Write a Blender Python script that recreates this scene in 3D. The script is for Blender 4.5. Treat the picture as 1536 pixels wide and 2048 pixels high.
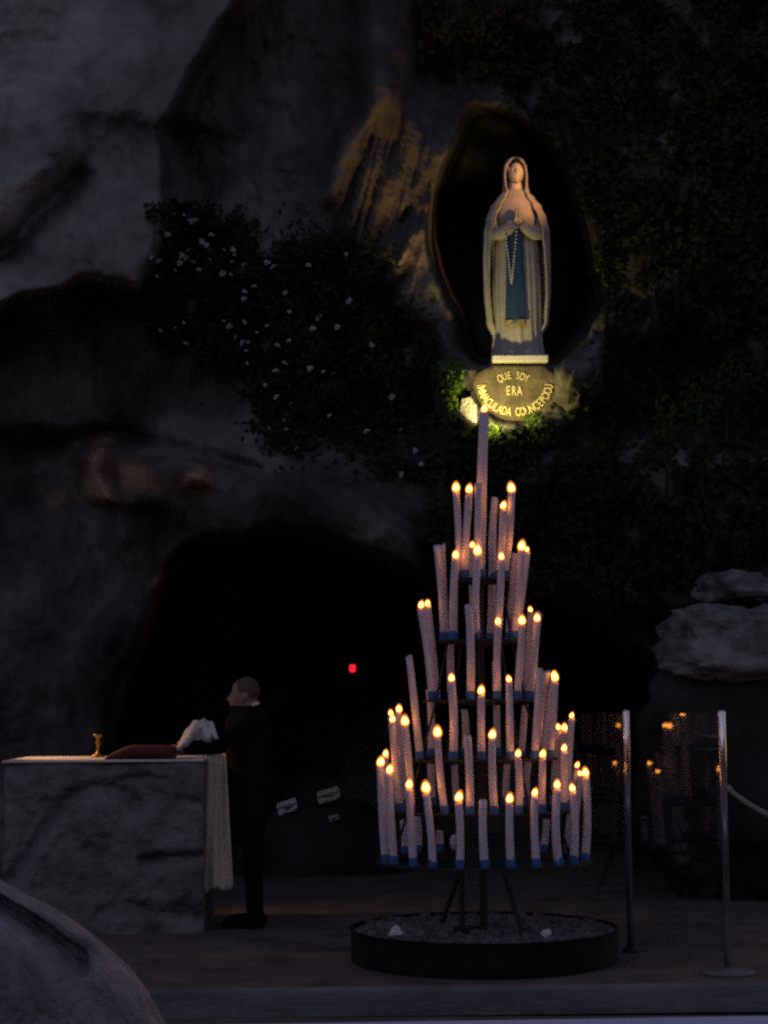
import bpy, math, random
import numpy as np
from mathutils import Vector, Matrix, noise as mnoise

random.seed(7); rng = np.random.default_rng(7)
for o in list(bpy.data.objects): bpy.data.objects.remove(o)
sc = bpy.context.scene
col = sc.collection
R = math.radians

# ------------------------------------------------------------------ camera
FPX, W0, H0 = 3700.0, 1536.0, 2048.0
PITCH, ROLL = R(5.80), R(0.4)
CAM = np.array([0.0, 0.0, 1.6])
_F = np.array([0, math.cos(PITCH), math.sin(PITCH)])
_U0 = np.array([0, -math.sin(PITCH), math.cos(PITCH)])
_R0 = np.array([1.0, 0, 0])
_U = _U0 * math.cos(ROLL) + _R0 * math.sin(ROLL)
_R = _R0 * math.cos(ROLL) - _U0 * math.sin(ROLL)
cam = bpy.data.cameras.new('camera')
cam.sensor_fit = 'HORIZONTAL'; cam.sensor_width = 36.0; cam.lens = 36.0 * FPX / W0
cam.clip_start = 0.1; cam.clip_end = 500
camo = bpy.data.objects.new('camera', cam); col.objects.link(camo)
camo.matrix_world = Matrix(((_R[0], _U[0], -_F[0], CAM[0]), (_R[1], _U[1], -_F[1], CAM[1]),
                            (_R[2], _U[2], -_F[2], CAM[2]), (0, 0, 0, 1)))
sc.camera = camo

def at(x, y, D):
    """world point seen at photo position (x, y) standing D metres in front of the camera"""
    d = _F * FPX + _R * (x - W0 / 2) + _U * (H0 / 2 - y)
    return Vector(CAM + d * (D / d[1]))

def at_np(x, y, D):
    d = _F[None] * FPX + _R[None] * (x - W0 / 2)[:, None] + _U[None] * (H0 / 2 - y)[:, None]
    return CAM[None] + d * (D / d[:, 1])[:, None]

# ------------------------------------------------------------------ sky, exposure
SKY_STRENGTH = 0.125
SUN_EL, SUN_ROT = R(8.0), R(20)
DUSK_TINT = (1.20, .82, .90)                  # violet dusk
wd = bpy.data.worlds.new('World'); sc.world = wd; wd.use_nodes = True
nt = wd.node_tree; nt.nodes.clear()
sky = nt.nodes.new('ShaderNodeTexSky'); sky.sky_type = 'NISHITA'; sky.sun_disc = False
sky.sun_elevation = SUN_EL; sky.sun_rotation = SUN_ROT
sky.air_density = 1.0; sky.dust_density = 0.7; sky.ozone_density = 1.0
bg = nt.nodes.new('ShaderNodeBackground'); bg.inputs['Strength'].default_value = SKY_STRENGTH
wo = nt.nodes.new('ShaderNodeOutputWorld')
tint = nt.nodes.new('ShaderNodeMix'); tint.data_type = 'RGBA'; tint.blend_type = 'MULTIPLY'; tint.inputs[0].default_value = 1.0
tint.inputs[7].default_value = (*DUSK_TINT, 1)
nt.links.new(sky.outputs[0], tint.inputs[6]); nt.links.new(tint.outputs[2], bg.inputs['Color']); nt.links.new(bg.outputs[0], wo.inputs['Surface'])

sc.view_settings.view_transform = 'Standard'; sc.view_settings.look = 'None'
sc.view_settings.exposure = 0.0; sc.view_settings.gamma = 1.0
sc.view_settings.use_curve_mapping = False
sc.cycles.use_denoising = False
sc.cycles.filter_width = 2.5
sc.cycles.max_bounces = 6; sc.cycles.diffuse_bounces = 3; sc.cycles.transparent_max_bounces = 16
sc.cycles.sample_clamp_indirect = 2.0
sc.cycles.caustics_reflective = False; sc.cycles.caustics_refractive = False

# ------------------------------------------------------------------ noise helpers
def _hash(i, j, k, s):
    h = (i.astype(np.int64) * 374761393 + j.astype(np.int64) * 668265263 + k.astype(np.int64) * 2147483647 + s * 974711) & 0xffffffff
    h = ((h ^ (h >> 13)) * 1274126177) & 0xffffffff
    h = ((h ^ (h >> 15)) * 2246822519) & 0xffffffff
    return ((h ^ (h >> 16)) & 0xffffff) / float(0xffffff)

def vnoise(P, s=0):
    P = np.asarray(P, float)
    I = np.floor(P).astype(np.int64); f = P - I; f = f * f * f * (f * (f * 6 - 15) + 10)
    out = 0
    for a in (0, 1):
        wx = f[:, 0] if a else 1 - f[:, 0]
        for b in (0, 1):
            wy = f[:, 1] if b else 1 - f[:, 1]
            for c in (0, 1):
                wz = f[:, 2] if c else 1 - f[:, 2]
                out = out + wx * wy * wz * _hash(I[:, 0] + a, I[:, 1] + b, I[:, 2] + c, s)
    return out * 2 - 1

def fbm(P, octv=4, s=0, gain=0.5):
    a, t, out, n = 1.0, 1.0, 0, 0
    for o in range(octv):
        out = out + a * vnoise(np.asarray(P) * t + 17.3 * o, s + o); n += a
        a *= gain; t *= 2.03
    return out / n

def n1(x, y, z, octv=1):
    """quick noise for one point"""
    return mnoise.noise((x, y, z)) if octv == 1 else mnoise.fractal((x, y, z), 1.0, 2.0, octv) * .6

def facet(Q, s=0, tilt=0.5):
    """2-D cellular planes: flat rock facets, each with its own tilt and height"""
    I = np.floor(Q).astype(np.int64)
    best = np.full(len(Q), 1e9); val = np.zeros(len(Q)); z = np.zeros(len(Q), np.int64)
    for a in (-1, 0, 1):
        for b in (-1, 0, 1):
            ci, cj = I[:, 0] + a, I[:, 1] + b
            sx = ci + _hash(ci, cj, z, s); sy = cj + _hash(ci, cj, z + 1, s)
            dx, dy = Q[:, 0] - sx, Q[:, 1] - sy
            d = dx * dx + dy * dy
            v = (_hash(ci, cj, z + 2, s) - .5) + tilt * 2 * ((_hash(ci, cj, z + 3, s) - .5) * dx + (_hash(ci, cj, z + 4, s) - .5) * dy)
            m = d < best
            best = np.where(m, d, best); val = np.where(m, v, val)
    return val

def blur(A, sig):
    """gaussian blur by separable convolution"""
    if sig <= 0: return A
    r = max(1, int(3 * sig)); k = np.exp(-.5 * (np.arange(-r, r + 1) / sig) ** 2); k /= k.sum()
    for ax in (0, 1):
        pad = [(r, r) if i == ax else (0, 0) for i in (0, 1)]
        B = np.pad(A, pad, mode='edge')
        C = np.zeros_like(A)
        for i, kk in enumerate(k):
            C += kk * (B[i:i + A.shape[0], :] if ax == 0 else B[:, i:i + A.shape[1]])
        A = C
    return A

def inpoly(X, Y, poly):
    ins = np.zeros(X.shape, bool); n = len(poly)
    for i in range(n):
        x0, y0 = poly[i]; x1, y1 = poly[(i + 1) % n]
        if y0 == y1: continue
        c = ((y0 > Y) != (y1 > Y)) & (X < (x1 - x0) * (Y - y0) / (y1 - y0) + x0)
        ins ^= c
    return ins

# ------------------------------------------------------------------ mesh helpers
def tag(o, label=None, cat=None, group=None, kind=None):
    if label: o['label'] = label
    if cat: o['category'] = cat
    if group: o['group'] = group
    if kind: o['kind'] = kind
    return o

def empty(name, loc, label=None, cat=None, group=None):
    o = bpy.data.objects.new(name, None); col.objects.link(o); o.location = loc
    o.empty_display_size = 0.1
    return tag(o, label, cat, group)

def root_loc(o):
    v = Vector((0, 0, 0))
    while o is not None:
        v = v + o.location; o = o.parent
    return v

class MB:
    def __init__(s): s.v = []; s.f = []; s.m = []
    def add(s, vs, fs, mi=0):
        b = len(s.v); s.v += [tuple(p) for p in vs]; s.f += [tuple(b + i for i in f) for f in fs]; s.m += [mi] * len(fs); return s
    def box(s, c, h, rz=0, mi=0, bev=0):
        c = Vector(c); M = Matrix.Rotation(rz, 3, 'Z')
        if bev <= 0:
            vs = [c + M @ Vector((x * h[0], y * h[1], z * h[2])) for x in (-1, 1) for y in (-1, 1) for z in (-1, 1)]
            return s.add(vs, [(0, 1, 3, 2), (4, 6, 7, 5), (0, 4, 5, 1), (2, 3, 7, 6), (0, 2, 6, 4), (1, 5, 7, 3)], mi)
        prof = [(-1, 1 - bev / h[2]), ]
        rings = []
        for z, ins in ((-h[2], bev), (-h[2] + bev, 0), (h[2] - bev, 0), (h[2], bev)):
            a, b = h[0] - ins, h[1] - ins; k = bev
            rings.append([(-a + k, -b, z), (a - k, -b, z), (a, -b + k, z), (a, b - k, z), (a - k, b, z), (-a + k, b, z), (-a, b - k, z), (-a, -b + k, z)])
        vs = [c + M @ Vector(p) for r in rings for p in r]; fs = []
        for i in range(3):
            for j in range(8): fs.append((i * 8 + j, i * 8 + (j + 1) % 8, i * 8 + 8 + (j + 1) % 8, i * 8 + 8 + j))
        fs += [tuple(range(7, -1, -1)), tuple(range(24, 32))]
        return s.add(vs, fs, mi)
    def tube(s, pts, rad, n=10, cap=True, mi=0, sq=None):
        pts = [Vector(p) for p in pts]
        if not hasattr(rad, '__len__'): rad = [rad] * len(pts)
        vs, fs = [], []; ref = None
        for i, p in enumerate(pts):
            t = (pts[min(i + 1, len(pts) - 1)] - pts[max(i - 1, 0)]).normalized()
            if ref is None:
                ref = Vector((1, 0, 0)) if abs(t.x) < .9 else Vector((0, 1, 0))
            a = (ref - t * ref.dot(t)).normalized(); ref = a; b = t.cross(a)
            for j in range(n):
                th = 2 * math.pi * j / n
                rx = rad[i] if not hasattr(rad[i], '__len__') else rad[i][0]
                ry = rad[i] if not hasattr(rad[i], '__len__') else rad[i][1]
                vs.append(p + a * math.cos(th) * rx + b * math.sin(th) * ry)
        for i in range(len(pts) - 1):
            for j in range(n):
                fs.append((i * n + j, i * n + (j + 1) % n, (i + 1) * n + (j + 1) % n, (i + 1) * n + j))
        if cap:
            fs.append(tuple(range(n - 1, -1, -1))); fs.append(tuple((len(pts) - 1) * n + j for j in range(n)))
        return s.add(vs, fs, mi)
    def lathe(s, c, prof, n=24, cap=(True, True), mi=0, wob=None):
        c = Vector(c); vs, fs = [], []
        for i, (r, z) in enumerate(prof):
            for j in range(n):
                th = 2 * math.pi * j / n; rr = r * (1 + (wob(th, z) if wob else 0))
                vs.append(c + Vector((math.cos(th) * rr, math.sin(th) * rr, z)))
        for i in range(len(prof) - 1):
            for j in range(n): fs.append((i * n + j, i * n + (j + 1) % n, (i + 1) * n + (j + 1) % n, (i + 1) * n + j))
        if cap[0]: fs.append(tuple(range(n - 1, -1, -1)))
        if cap[1]: fs.append(tuple((len(prof) - 1) * n + j for j in range(n)))
        return s.add(vs, fs, mi)
    def sphere(s, c, rad, n=16, m=10, M=None, mi=0):
        c = Vector(c); vs, fs = [], []
        for i in range(m + 1):
            ph = math.pi * i / m
            for j in range(n):
                th = 2 * math.pi * j / n
                p = Vector((rad[0] * math.sin(ph) * math.cos(th), rad[1] * math.sin(ph) * math.sin(th), rad[2] * math.cos(ph)))
                vs.append(c + (M @ p if M else p))
        for i in range(m):
            for j in range(n): fs.append((i * n + j, (i + 1) * n + j, (i + 1) * n + (j + 1) % n, i * n + (j + 1) % n))
        return s.add(vs, fs, mi)
    def grid(s, rows, closed=False, mi=0):
        n = len(rows[0]); vs = [p for r in rows for p in r]; fs = []
        for i in range(len(rows) - 1):
            for j in range(n if closed else n - 1):
                fs.append((i * n + j, i * n + (j + 1) % n, (i + 1) * n + (j + 1) % n, (i + 1) * n + j))
        return s.add(vs, fs, mi)
    def build(s, name, mat, parent=None, smooth=False, solid=0):
        off = root_loc(parent) if parent is not None else Vector((0, 0, 0))
        me = bpy.data.meshes.new(name)
        me.from_pydata([(p[0] - off.x, p[1] - off.y, p[2] - off.z) for p in s.v], [], s.f)
        mats = mat if isinstance(mat, (list, tuple)) else [mat]
        for m in mats: me.materials.append(M[m])
        if len(mats) > 1: me.polygons.foreach_set('material_index', s.m)
        if smooth: me.polygons.foreach_set('use_smooth', [True] * len(me.polygons))
        me.update()
        o = bpy.data.objects.new(name, me); col.objects.link(o); o.parent = parent
        if solid:
            md = o.modifiers.new('thick', 'SOLIDIFY'); md.thickness = solid; md.offset = 0
        return o

def np_mesh(name, V, Fq, mats, parent=None, smooth=True, mi=None):
    off = root_loc(parent) if parent is not None else Vector((0, 0, 0))
    me = bpy.data.meshes.new(name); V = np.asarray(V, np.float32) - np.array(off, np.float32)
    Fq = np.asarray(Fq, np.int32); k = Fq.shape[1]
    me.vertices.add(len(V)); me.vertices.foreach_set('co', V.ravel())
    me.loops.add(Fq.size); me.loops.foreach_set('vertex_index', Fq.ravel())
    me.polygons.add(len(Fq)); me.polygons.foreach_set('loop_start', np.arange(len(Fq), dtype=np.int32) * k)
    for m in (mats if isinstance(mats, (list, tuple)) else [mats]): me.materials.append(M[m])
    if mi is not None: me.polygons.foreach_set('material_index', np.asarray(mi, np.int32))
    me.polygons.foreach_set('use_smooth', np.full(len(Fq), smooth))
    me.update(calc_edges=True); me.validate()
    o = bpy.data.objects.new(name, me); col.objects.link(o); o.parent = parent
    return o

def remesh(mb, name, mat, voxel, parent=None, smooth_it=3, matfn=None):
    """join overlapping volumes into one continuous skin"""
    tmp = mb.build(name + '_tmp', 'stone', parent)
    md = tmp.modifiers.new('r', 'REMESH'); md.mode = 'VOXEL'; md.voxel_size = voxel
    sm = tmp.modifiers.new('s', 'SMOOTH'); sm.factor = .5; sm.iterations = smooth_it
    dg = bpy.context.evaluated_depsgraph_get()
    me = bpy.data.meshes.new_from_object(tmp.evaluated_get(dg))
    bpy.data.objects.remove(tmp)
    me.materials.clear(); me.name = name
    for m in (mat if isinstance(mat, (list, tuple)) else [mat]): me.materials.append(M[m])
    off = root_loc(parent) if parent is not None else Vector((0, 0, 0))
    for p in me.polygons:
        p.use_smooth = True
        p.material_index = matfn(p.center + off) if matfn else 0
    o = bpy.data.objects.new(name, me); col.objects.link(o); o.parent = parent
    return o

# ------------------------------------------------------------------ materials
M = {}
def mat(name, base=(.5, .5, .5), rough=.6, metal=0.0, var=0.0, scale=4.0, base2=None, bump=0.0, bscale=20.0, spec=.5,
        sss=0.0, sssr=(.02, .008, .004), emit=None, estr=0.0, detail=6.0, contrast=(.35, .65), stretch=None, base3=None):
    m = bpy.data.materials.new(name); m.use_nodes = True; t = m.node_tree; n = t.nodes; L = t.links
    p = n['Principled BSDF']
    p.inputs['Roughness'].default_value = rough; p.inputs['Metallic'].default_value = metal
    p.inputs['Specular IOR Level'].default_value = spec
    p.inputs['Base Color'].default_value = (*base, 1)
    tc = n.new('ShaderNodeTexCoord'); vec = tc.outputs['Object']
    if stretch:
        mp = n.new('ShaderNodeMapping'); mp.inputs['Scale'].default_value = stretch
        L.new(vec, mp.inputs['Vector']); vec = mp.outputs[0]
    if base2:
        nz = n.new('ShaderNodeTexNoise'); nz.inputs['Scale'].default_value = scale; nz.inputs['Detail'].default_value = detail
        nz.inputs['Roughness'].default_value = .62
        L.new(vec, nz.inputs['Vector'])
        cr = n.new('ShaderNodeValToRGB'); cr.color_ramp.elements[0].position = contrast[0]; cr.color_ramp.elements[1].position = contrast[1]
        cr.color_ramp.elements[0].color = (*base, 1); cr.color_ramp.elements[1].color = (*base2, 1)
        if base3:
            e = cr.color_ramp.elements.new((contrast[0] + contrast[1]) / 2); e.color = (*base3, 1)
        L.new(nz.outputs['Fac'], cr.inputs['Fac']); L.new(cr.outputs['Color'], p.inputs['Base Color'])
    if bump:
        nb = n.new('ShaderNodeTexNoise'); nb.inputs['Scale'].default_value = bscale; nb.inputs['Detail'].default_value = 8
        L.new(vec, nb.inputs['Vector'])
        bp = n.new('ShaderNodeBump'); bp.inputs['Strength'].default_value = bump; bp.inputs['Distance'].default_value = .04
        L.new(nb.outputs['Fac'], bp.inputs['Height']); L.new(bp.outputs[0], p.inputs['Normal'])
    if sss:
        p.inputs['Subsurface Weight'].default_value = sss; p.inputs['Subsurface Radius'].default_value = sssr
        p.inputs['Subsurface Scale'].default_value = 1.0
    if emit:
        p.inputs['Emission Color'].default_value = (*emit, 1); p.inputs['Emission Strength'].default_value = estr
    M[name] = m; return m

mat('rock', (.012, .011, .011), .95, base2=(.22, .21, .20), base3=(.085, .08, .075), scale=.7, bump=.8, bscale=3.2, contrast=(.33, .68), spec=.2, detail=9, stretch=(1, 1, .55))
mat('rock_grey', (.05, .05, .05), .9, base2=(.28, .27, .28), scale=3.0, bump=.8, bscale=5, spec=.2, detail=9)
mat('altar_stone', (.12, .118, .118), .9, base2=(.23, .225, .225), scale=4.5, bump=1.0, bscale=14, spec=.2, detail=9)
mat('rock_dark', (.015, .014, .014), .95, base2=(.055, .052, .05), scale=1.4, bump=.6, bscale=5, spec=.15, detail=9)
mat('jacket_dark', (.03, .03, .033), .8, base2=(.05, .05, .054), scale=12, spec=.2)
mat('stone', (.3, .29, .27), .85, base2=(.42, .4, .36), scale=6, bump=.4, bscale=30)
mat('pedestal_stone', (.09, .075, .05), .85, base2=(.19, .16, .11), scale=7, bump=.6, bscale=18, spec=.2)
mat('marble_slab', (.6, .56, .5), .5, base2=(.72, .69, .63), scale=9, bump=.1, bscale=40)
mat('floor_stone', (.07, .055, .045), .8, base2=(.15, .12, .10), scale=2.5, bump=.3, bscale=14)
mat('step_stone', (.1, .1, .105), .75, base2=(.19, .185, .19), scale=3.0, bump=.3, bscale=16, stretch=(.6, 1, 3))
mat('kerb_marble', (.46, .52, .86), .55, base2=(.56, .62, .92), scale=4, bump=.08, bscale=30)
mat('statue_white', (.35, .325, .30), .7, base2=(.46, .43, .395), scale=9, bump=.06, bscale=50)
mat('statue_skin', (.62, .54, .45), .55, base2=(.70, .62, .53), scale=12)
mat('sash_blue', (.014, .045, .12), .7, base2=(.025, .075, .17), scale=14)
mat('gilt', (.55, .42, .16), .4, metal=.6)
mat('letter_gilt', (.80, .70, .36), .45, metal=.1, base2=(.68, .58, .28), scale=40)
mat('wax', (.64, .57, .64), .5, base2=(.76, .69, .75), scale=10, sss=.35, sssr=(.03, .012, .006), bump=.05, bscale=40)
mat('wrapper_blue', (.02, .08, .26), .6, base2=(.04, .14, .40), scale=20)
mat('wick', (.015, .012, .01), .9)
mat('iron', (.02, .019, .018), .6, metal=.5, base2=(.045, .04, .036), scale=12, bump=.3, bscale=60)
mat('iron_dull', (.006, .006, .006), .8, base2=(.016, .015, .014), scale=8, bump=.2, bscale=40, spec=.2)
mat('ash', (.05, .05, .055), .95, base2=(.22, .22, .24), scale=16, bump=.8, bscale=40)
mat('chrome', (.75, .75, .78), .16, metal=1.0, base2=(.62, .62, .66), scale=30)
mat('rope', (.3, .27, .22), .9, base2=(.42, .38, .3), scale=90, bump=.6, bscale=120)
mat('leaf_dark', (.012, .019, .008), .7, base2=(.026, .042, .016), scale=3, spec=.15)
mat('leaf_green', (.03, .07, .008), .5, base2=(.09, .16, .02), scale=6, spec=.3)
mat('petal', (.42, .41, .41), .6, base2=(.55, .53, .53), scale=12)
mat('stem', (.03, .024, .015), .9)
mat('suit_black', (.004, .004, .0045), .9, base2=(.008, .008, .008), scale=20, spec=.2)
mat('skin', (.26, .15, .11), .6, base2=(.32, .2, .15), scale=14)
mat('hair_grey', (.06, .045, .035), .8, base2=(.12, .09, .07), scale=60)
mat('linen_cream', (.5, .47, .36), .85, base2=(.6, .57, .46), scale=16, bump=.3, bscale=120)
mat('linen_white', (.62, .6, .58), .85, base2=(.72, .7, .68), scale=16, bump=.3, bscale=120)
mat('maroon', (.07, .012, .014), .7, base2=(.12, .02, .022), scale=18, bump=.2, bscale=60)
mat('brass', (.42, .27, .08), .45, metal=1.0, base2=(.25, .16, .05), scale=40)
mat('jacket', (.17, .167, .172), .9, base2=(.30, .295, .305), scale=14, bump=1.0, bscale=22, spec=.1)
mat('jacket_trim', (.3, .3, .32), .6)
mat('trousers', (.03, .03, .035), .85)
mat('paper', (.55, .56, .62), .8, base2=(.65, .65, .7), scale=10)
mat('lamp_black', (.012, .012, .012), .5, metal=.3)

def flame_mat():
    m = bpy.data.materials.new('flame'); m.use_nodes = True; t = m.node_tree; n = t.nodes; n.clear(); L = t.links
    tc = n.new('ShaderNodeTexCoord'); sp = n.new('ShaderNodeSeparateXYZ'); L.new(tc.outputs['Generated'], sp.inputs[0])
    cr = n.new('ShaderNodeValToRGB'); e = cr.color_ramp.elements
    e[0].position = 0.0; e[0].color = (.25, .05, .004, 1); e[1].position = .36; e[1].color = (1, .36, .06, 1)
    q = e.new(.8); q.color = (1, .33, .05, 1); q = e.new(1.0); q.color = (.5, .13, .01, 1)
    L.new(sp.outputs['Z'], cr.inputs['Fac'])
    em = n.new('ShaderNodeEmission'); em.inputs['Strength'].default_value = FLAME
    L.new(cr.outputs[0], em.inputs['Color']); o = n.new('ShaderNodeOutputMaterial'); L.new(em.outputs[0], o.inputs['Surface'])
    M['flame'] = m
FLAME = 12.5
flame_mat()
def mantle_mat():
    m = bpy.data.materials.new('flame_mantle'); m.use_nodes = True; t = m.node_tree; n = t.nodes; n.clear()
    tr = n.new('ShaderNodeBsdfTransparent'); em = n.new('ShaderNodeEmission'); em.inputs['Color'].default_value = (1, .23, .035, 1); em.inputs['Strength'].default_value = .42
    ad = n.new('ShaderNodeAddShader'); o = n.new('ShaderNodeOutputMaterial')
    t.links.new(tr.outputs[0], ad.inputs[0]); t.links.new(em.outputs[0], ad.inputs[1]); t.links.new(ad.outputs[0], o.inputs['Surface']); M['flame_mantle'] = m
mantle_mat()
def emis(name, c, s):
    m = bpy.data.materials.new(name); m.use_nodes = True; n = m.node_tree.nodes; n.clear()
    em = n.new('ShaderNodeEmission'); em.inputs['Color'].default_value = (*c, 1); em.inputs['Strength'].default_value = s
    o = n.new('ShaderNodeOutputMaterial'); m.node_tree.links.new(em.outputs[0], o.inputs['Surface']); M[name] = m
emis('red_glow', (1.0, .015, .03), 1.3)
emis('lens_glow', (1.0, .72, .3), 6.0)
def glass_mat():
    m = bpy.data.materials.new('pane_glass'); m.use_nodes = True; t = m.node_tree; n = t.nodes; n.clear(); L = t.links
    lw = n.new('ShaderNodeLayerWeight'); lw.inputs['Blend'].default_value = .5
    pw5 = n.new('ShaderNodeMath'); pw5.operation = 'POWER'; L.new(lw.outputs['Facing'], pw5.inputs[0]); pw5.inputs[1].default_value = 5.0
    fr = n.new('ShaderNodeMath'); fr.operation = 'MULTIPLY_ADD'; L.new(pw5.outputs[0], fr.inputs[0]); fr.inputs[1].default_value = .96; fr.inputs[2].default_value = .04
    tr = n.new('ShaderNodeBsdfTransparent'); tr.inputs['Color'].default_value = (.95, .97, .96, 1)
    gl = n.new('ShaderNodeBsdfGlossy'); gl.inputs['Roughness'].default_value = .0; gl.inputs['Color'].default_value = (1, 1, 1, 1)
    mx = n.new('ShaderNodeMixShader'); L.new(fr.outputs[0], mx.inputs[0]); L.new(tr.outputs[0], mx.inputs[1]); L.new(gl.outputs[0], mx.inputs[2])
    o = n.new('ShaderNodeOutputMaterial'); L.new(mx.outputs[0], o.inputs['Surface']); M['pane_glass'] = m
glass_mat()

# ================================================================== the setting
# ------------------------------------------------------------------ ground, terrace, step, kerb
EDGE_D = 10.55; LOW = -0.135
ga = R(1.6)                                   # the step runs very slightly askew to the camera
def along(X, D0): return D0 + X * math.tan(ga)
mb = MB()
xs = np.linspace(-60, 60, 61)
mb.grid([[(x, y, LOW) for x in xs] for y in np.linspace(-60, 10.4, 30)])
for x in (-60, 60): pass
tag(mb.build('ground', 'floor_stone'), kind='structure')
# terrace slab with a stone riser: rounded nosing in front
mb = MB(); prof = [(0.0, LOW - .02), (0.0, -.03), (.006, -.012), (.02, -.003), (.06, 0.0)]
rows = []
for d, z in prof: rows.append([(x, along(x, EDGE_D) + d, z) for x in np.linspace(-20, 20, 41)])
mb.grid(rows)
tag(mb.build('step', 'step_stone', smooth=True), kind='structure')
mb = MB(); V = []
for i in range(60):
    D = EDGE_D + .06 + (60 / 59 * i) ** 1.4 * .045
    V.append([(x, along(x, D), 0.0 + .012 * (n1(x * .9, D * .9, 0) if i > 2 else 0)) for x in np.linspace(-20, 20, 121)])
mb.grid(V); tag(mb.build('terrace_floor', 'floor_stone', smooth=True), kind='structure')
# pale marble kerb along the lower edge of the picture
mb = MB(); ka = R(2.9)
kd = 9.56
def kerb_row(d, z): return [(x, kd - .46 + d + (x - 1.9) * math.tan(ka) * 1.0, z) for x in np.linspace(-12, 12, 25)]
mb.grid([kerb_row(.46, LOW - .01), kerb_row(.46, -.012), kerb_row(.448, 0.0), kerb_row(.012, 0.0), kerb_row(0, -.012), kerb_row(0, LOW - .01)])
tag(mb.build('kerb', 'kerb_marble'), kind='structure')

# wooded hills on the far bank, unseen, added to keep low sky light off the cave
mb = MB(); rows = []
for q, h in ((0, 0), (.25, .42), (.55, .78), (.8, .95), (1.0, 1.0)):
    r = []
    for a in np.linspace(R(150), R(390), 90):
        rr = 75 + 50 * q; hh = (24 + 9 * n1(math.cos(a) * 2.2, math.sin(a) * 2.2, 1, 4)) * h
        r.append((math.cos(a) * rr, math.sin(a) * rr, LOW + hh + (1.2 * n1(a * 40, q * 9, 2) if q > 0 else -.5)))
    rows.append(r)
mb.grid(rows); tag(mb.build('blocking_hills', 'leaf_dark'), kind='structure')
mb = MB(); mb.grid([[(x, y, LOW - .25) for x in (-300, 0, 300)] for y in (-300, 0, 300)]); tag(mb.build('terrain', 'floor_stone'), kind='structure')
# ------------------------------------------------------------------ the cliff
GX = np.arange(-520, 2080, 4.0); GY = np.arange(-560, 1900, 4.0)
PX, PY = np.meshgrid(GX, GY)
fl = lambda A: A.ravel()
ref = at_np(fl(PX), fl(PY), np.full(PX.size, 16.5))      # metres on a reference plane, for the noise
Q = ref[:, [0, 2]]
warp = np.stack([fbm(ref * .9, 3, 3), fbm(ref * .9, 3, 9)], 1) * .35
def region(poly, sig): return blur(inpoly(PX + wx, PY + wy, poly).astype(float), sig / 4.0)
wx = (fbm(ref * 1.3, 4, 21) * 26).reshape(PX.shape); wy = (fbm(ref * 1.3, 4, 31) * 26).reshape(PX.shape)

NICHE = [(950, 212), (985, 222), (1020, 235), (1060, 262), (1090, 295), (1115, 345), (1140, 400), (1165, 455), (1188, 515), (1196, 560),
         (1186, 610), (1165, 660), (1130, 700), (1105, 742), (960, 742), (945, 690), (930, 640), (905, 590), (885, 540), (872, 470), (884, 390), (905, 335), (922, 280)]
BUTTRESS = [(-900, -900), (620, -900), (520, -60), (455, 45), (385, 150), (345, 235), (335, 330), (338, 430), (310, 540), (268, 590), (235, 572), (190, 566), (100, 600), (-30, 632), (-900, 700)]
CAVE = [(292, 1290), (318, 1190), (365, 1122), (430, 1088), (540, 1078), (650, 1096), (760, 1142), (860, 1190), (1000, 1225), (1180, 1262), (1290, 1335),
        (1318, 1430), (1345, 1600), (1360, 2000), (150, 2000), (190, 1620), (250, 1420)]
D = np.full(PX.shape, 16.6)
D += np.clip((PY - 300) / 1500., -1, 1) * -.2
# upper part leans out a little; right part recedes
D += np.clip((PX - 1200) / 900., 0, 1) * -1.0
bm = region(BUTTRESS, 9); D -= 1.35 * bm
D += blur(bm, 10) * np.clip((640 - PY) / 640., 0, 1.7) * 1.0       # its face lies back towards the sky
D += .5 * region([(-900, 500), (10, 480), (95, 395), (150, 330), (190, 345), (120, 430), (40, 520), (-900, 560)], 14)
D -= .25 * region([(200, 420), (330, 300), (335, 520), (270, 570), (180, 540)], 24)
D -= .3 * region([(170, 80), (330, 40), (300, 180), (220, 300), (150, 260)], 26)
D -= .55 * region([(-900, 470), (20, 455), (95, 375), (150, 330), (150, 200), (60, 150), (-900, 150)], 22)      # bulge on the buttress
D += .35 * region([(345, 420), (345, 250), (470, 40), (700, -200), (735, 120), (720, 240), (560, 290), (480, 330), (420, 400)], 16)
D -= .45 * region([(715, -900), (850, -900), (835, 0), (820, 120), (800, 210), (720, 250), (728, 120)], 18)      # column above the niche
D -= .28 * region([(690, 250), (735, 235), (700, 340), (670, 400), (640, 420), (655, 350)], 10)
# fold-like ridges to the left of the niche
fold = region([(735, 235), (925, 215), (890, 330), (866, 470), (900, 600), (830, 640), (760, 600), (700, 500), (665, 430), (690, 330)], 16)
s = (PX + .26 * (PY - 250) + .0009 * np.clip(PY - 300, 0, 400) ** 2) / 48.0 + wx / 60 + .6 * fbm(ref * .8, 2, 44).reshape(PX.shape)
ridge = .5 + .5 * np.cos(s * 2 * math.pi) * (.65 + .35 * np.sin(s * 1.7 + 1))
along_f = fbm(np.stack([fl(PX + .26 * (PY - 250)) / 9.0, fl(PY) / 210.0, 0 * fl(PX)], 1), 4, 49).reshape(PX.shape)
D -= fold * (.10 + .13 * along_f + .14 * ridge * (.7 + .5 * fbm(ref * 1.4, 3, 47).reshape(PX.shape)))
D -= .3 * region([(800, 470), (862, 440), (905, 600), (930, 640), (900, 720), (840, 650), (780, 620), (775, 520)], 14)
# rim of the niche, then the niche
rim = region([(x + (x - 1035) * .17, y + (y - 470) * .06) for x, y in NICHE], 8) - region(NICHE, 7)
D -= .10 * np.clip(rim, 0, 1)
D -= .2 * region([(960, 200), (1000, 165), (1040, 215), (1075, 265), (1010, 232)], 6)
nm = region(NICHE, 9)
D += 2.8 * nm
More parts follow.
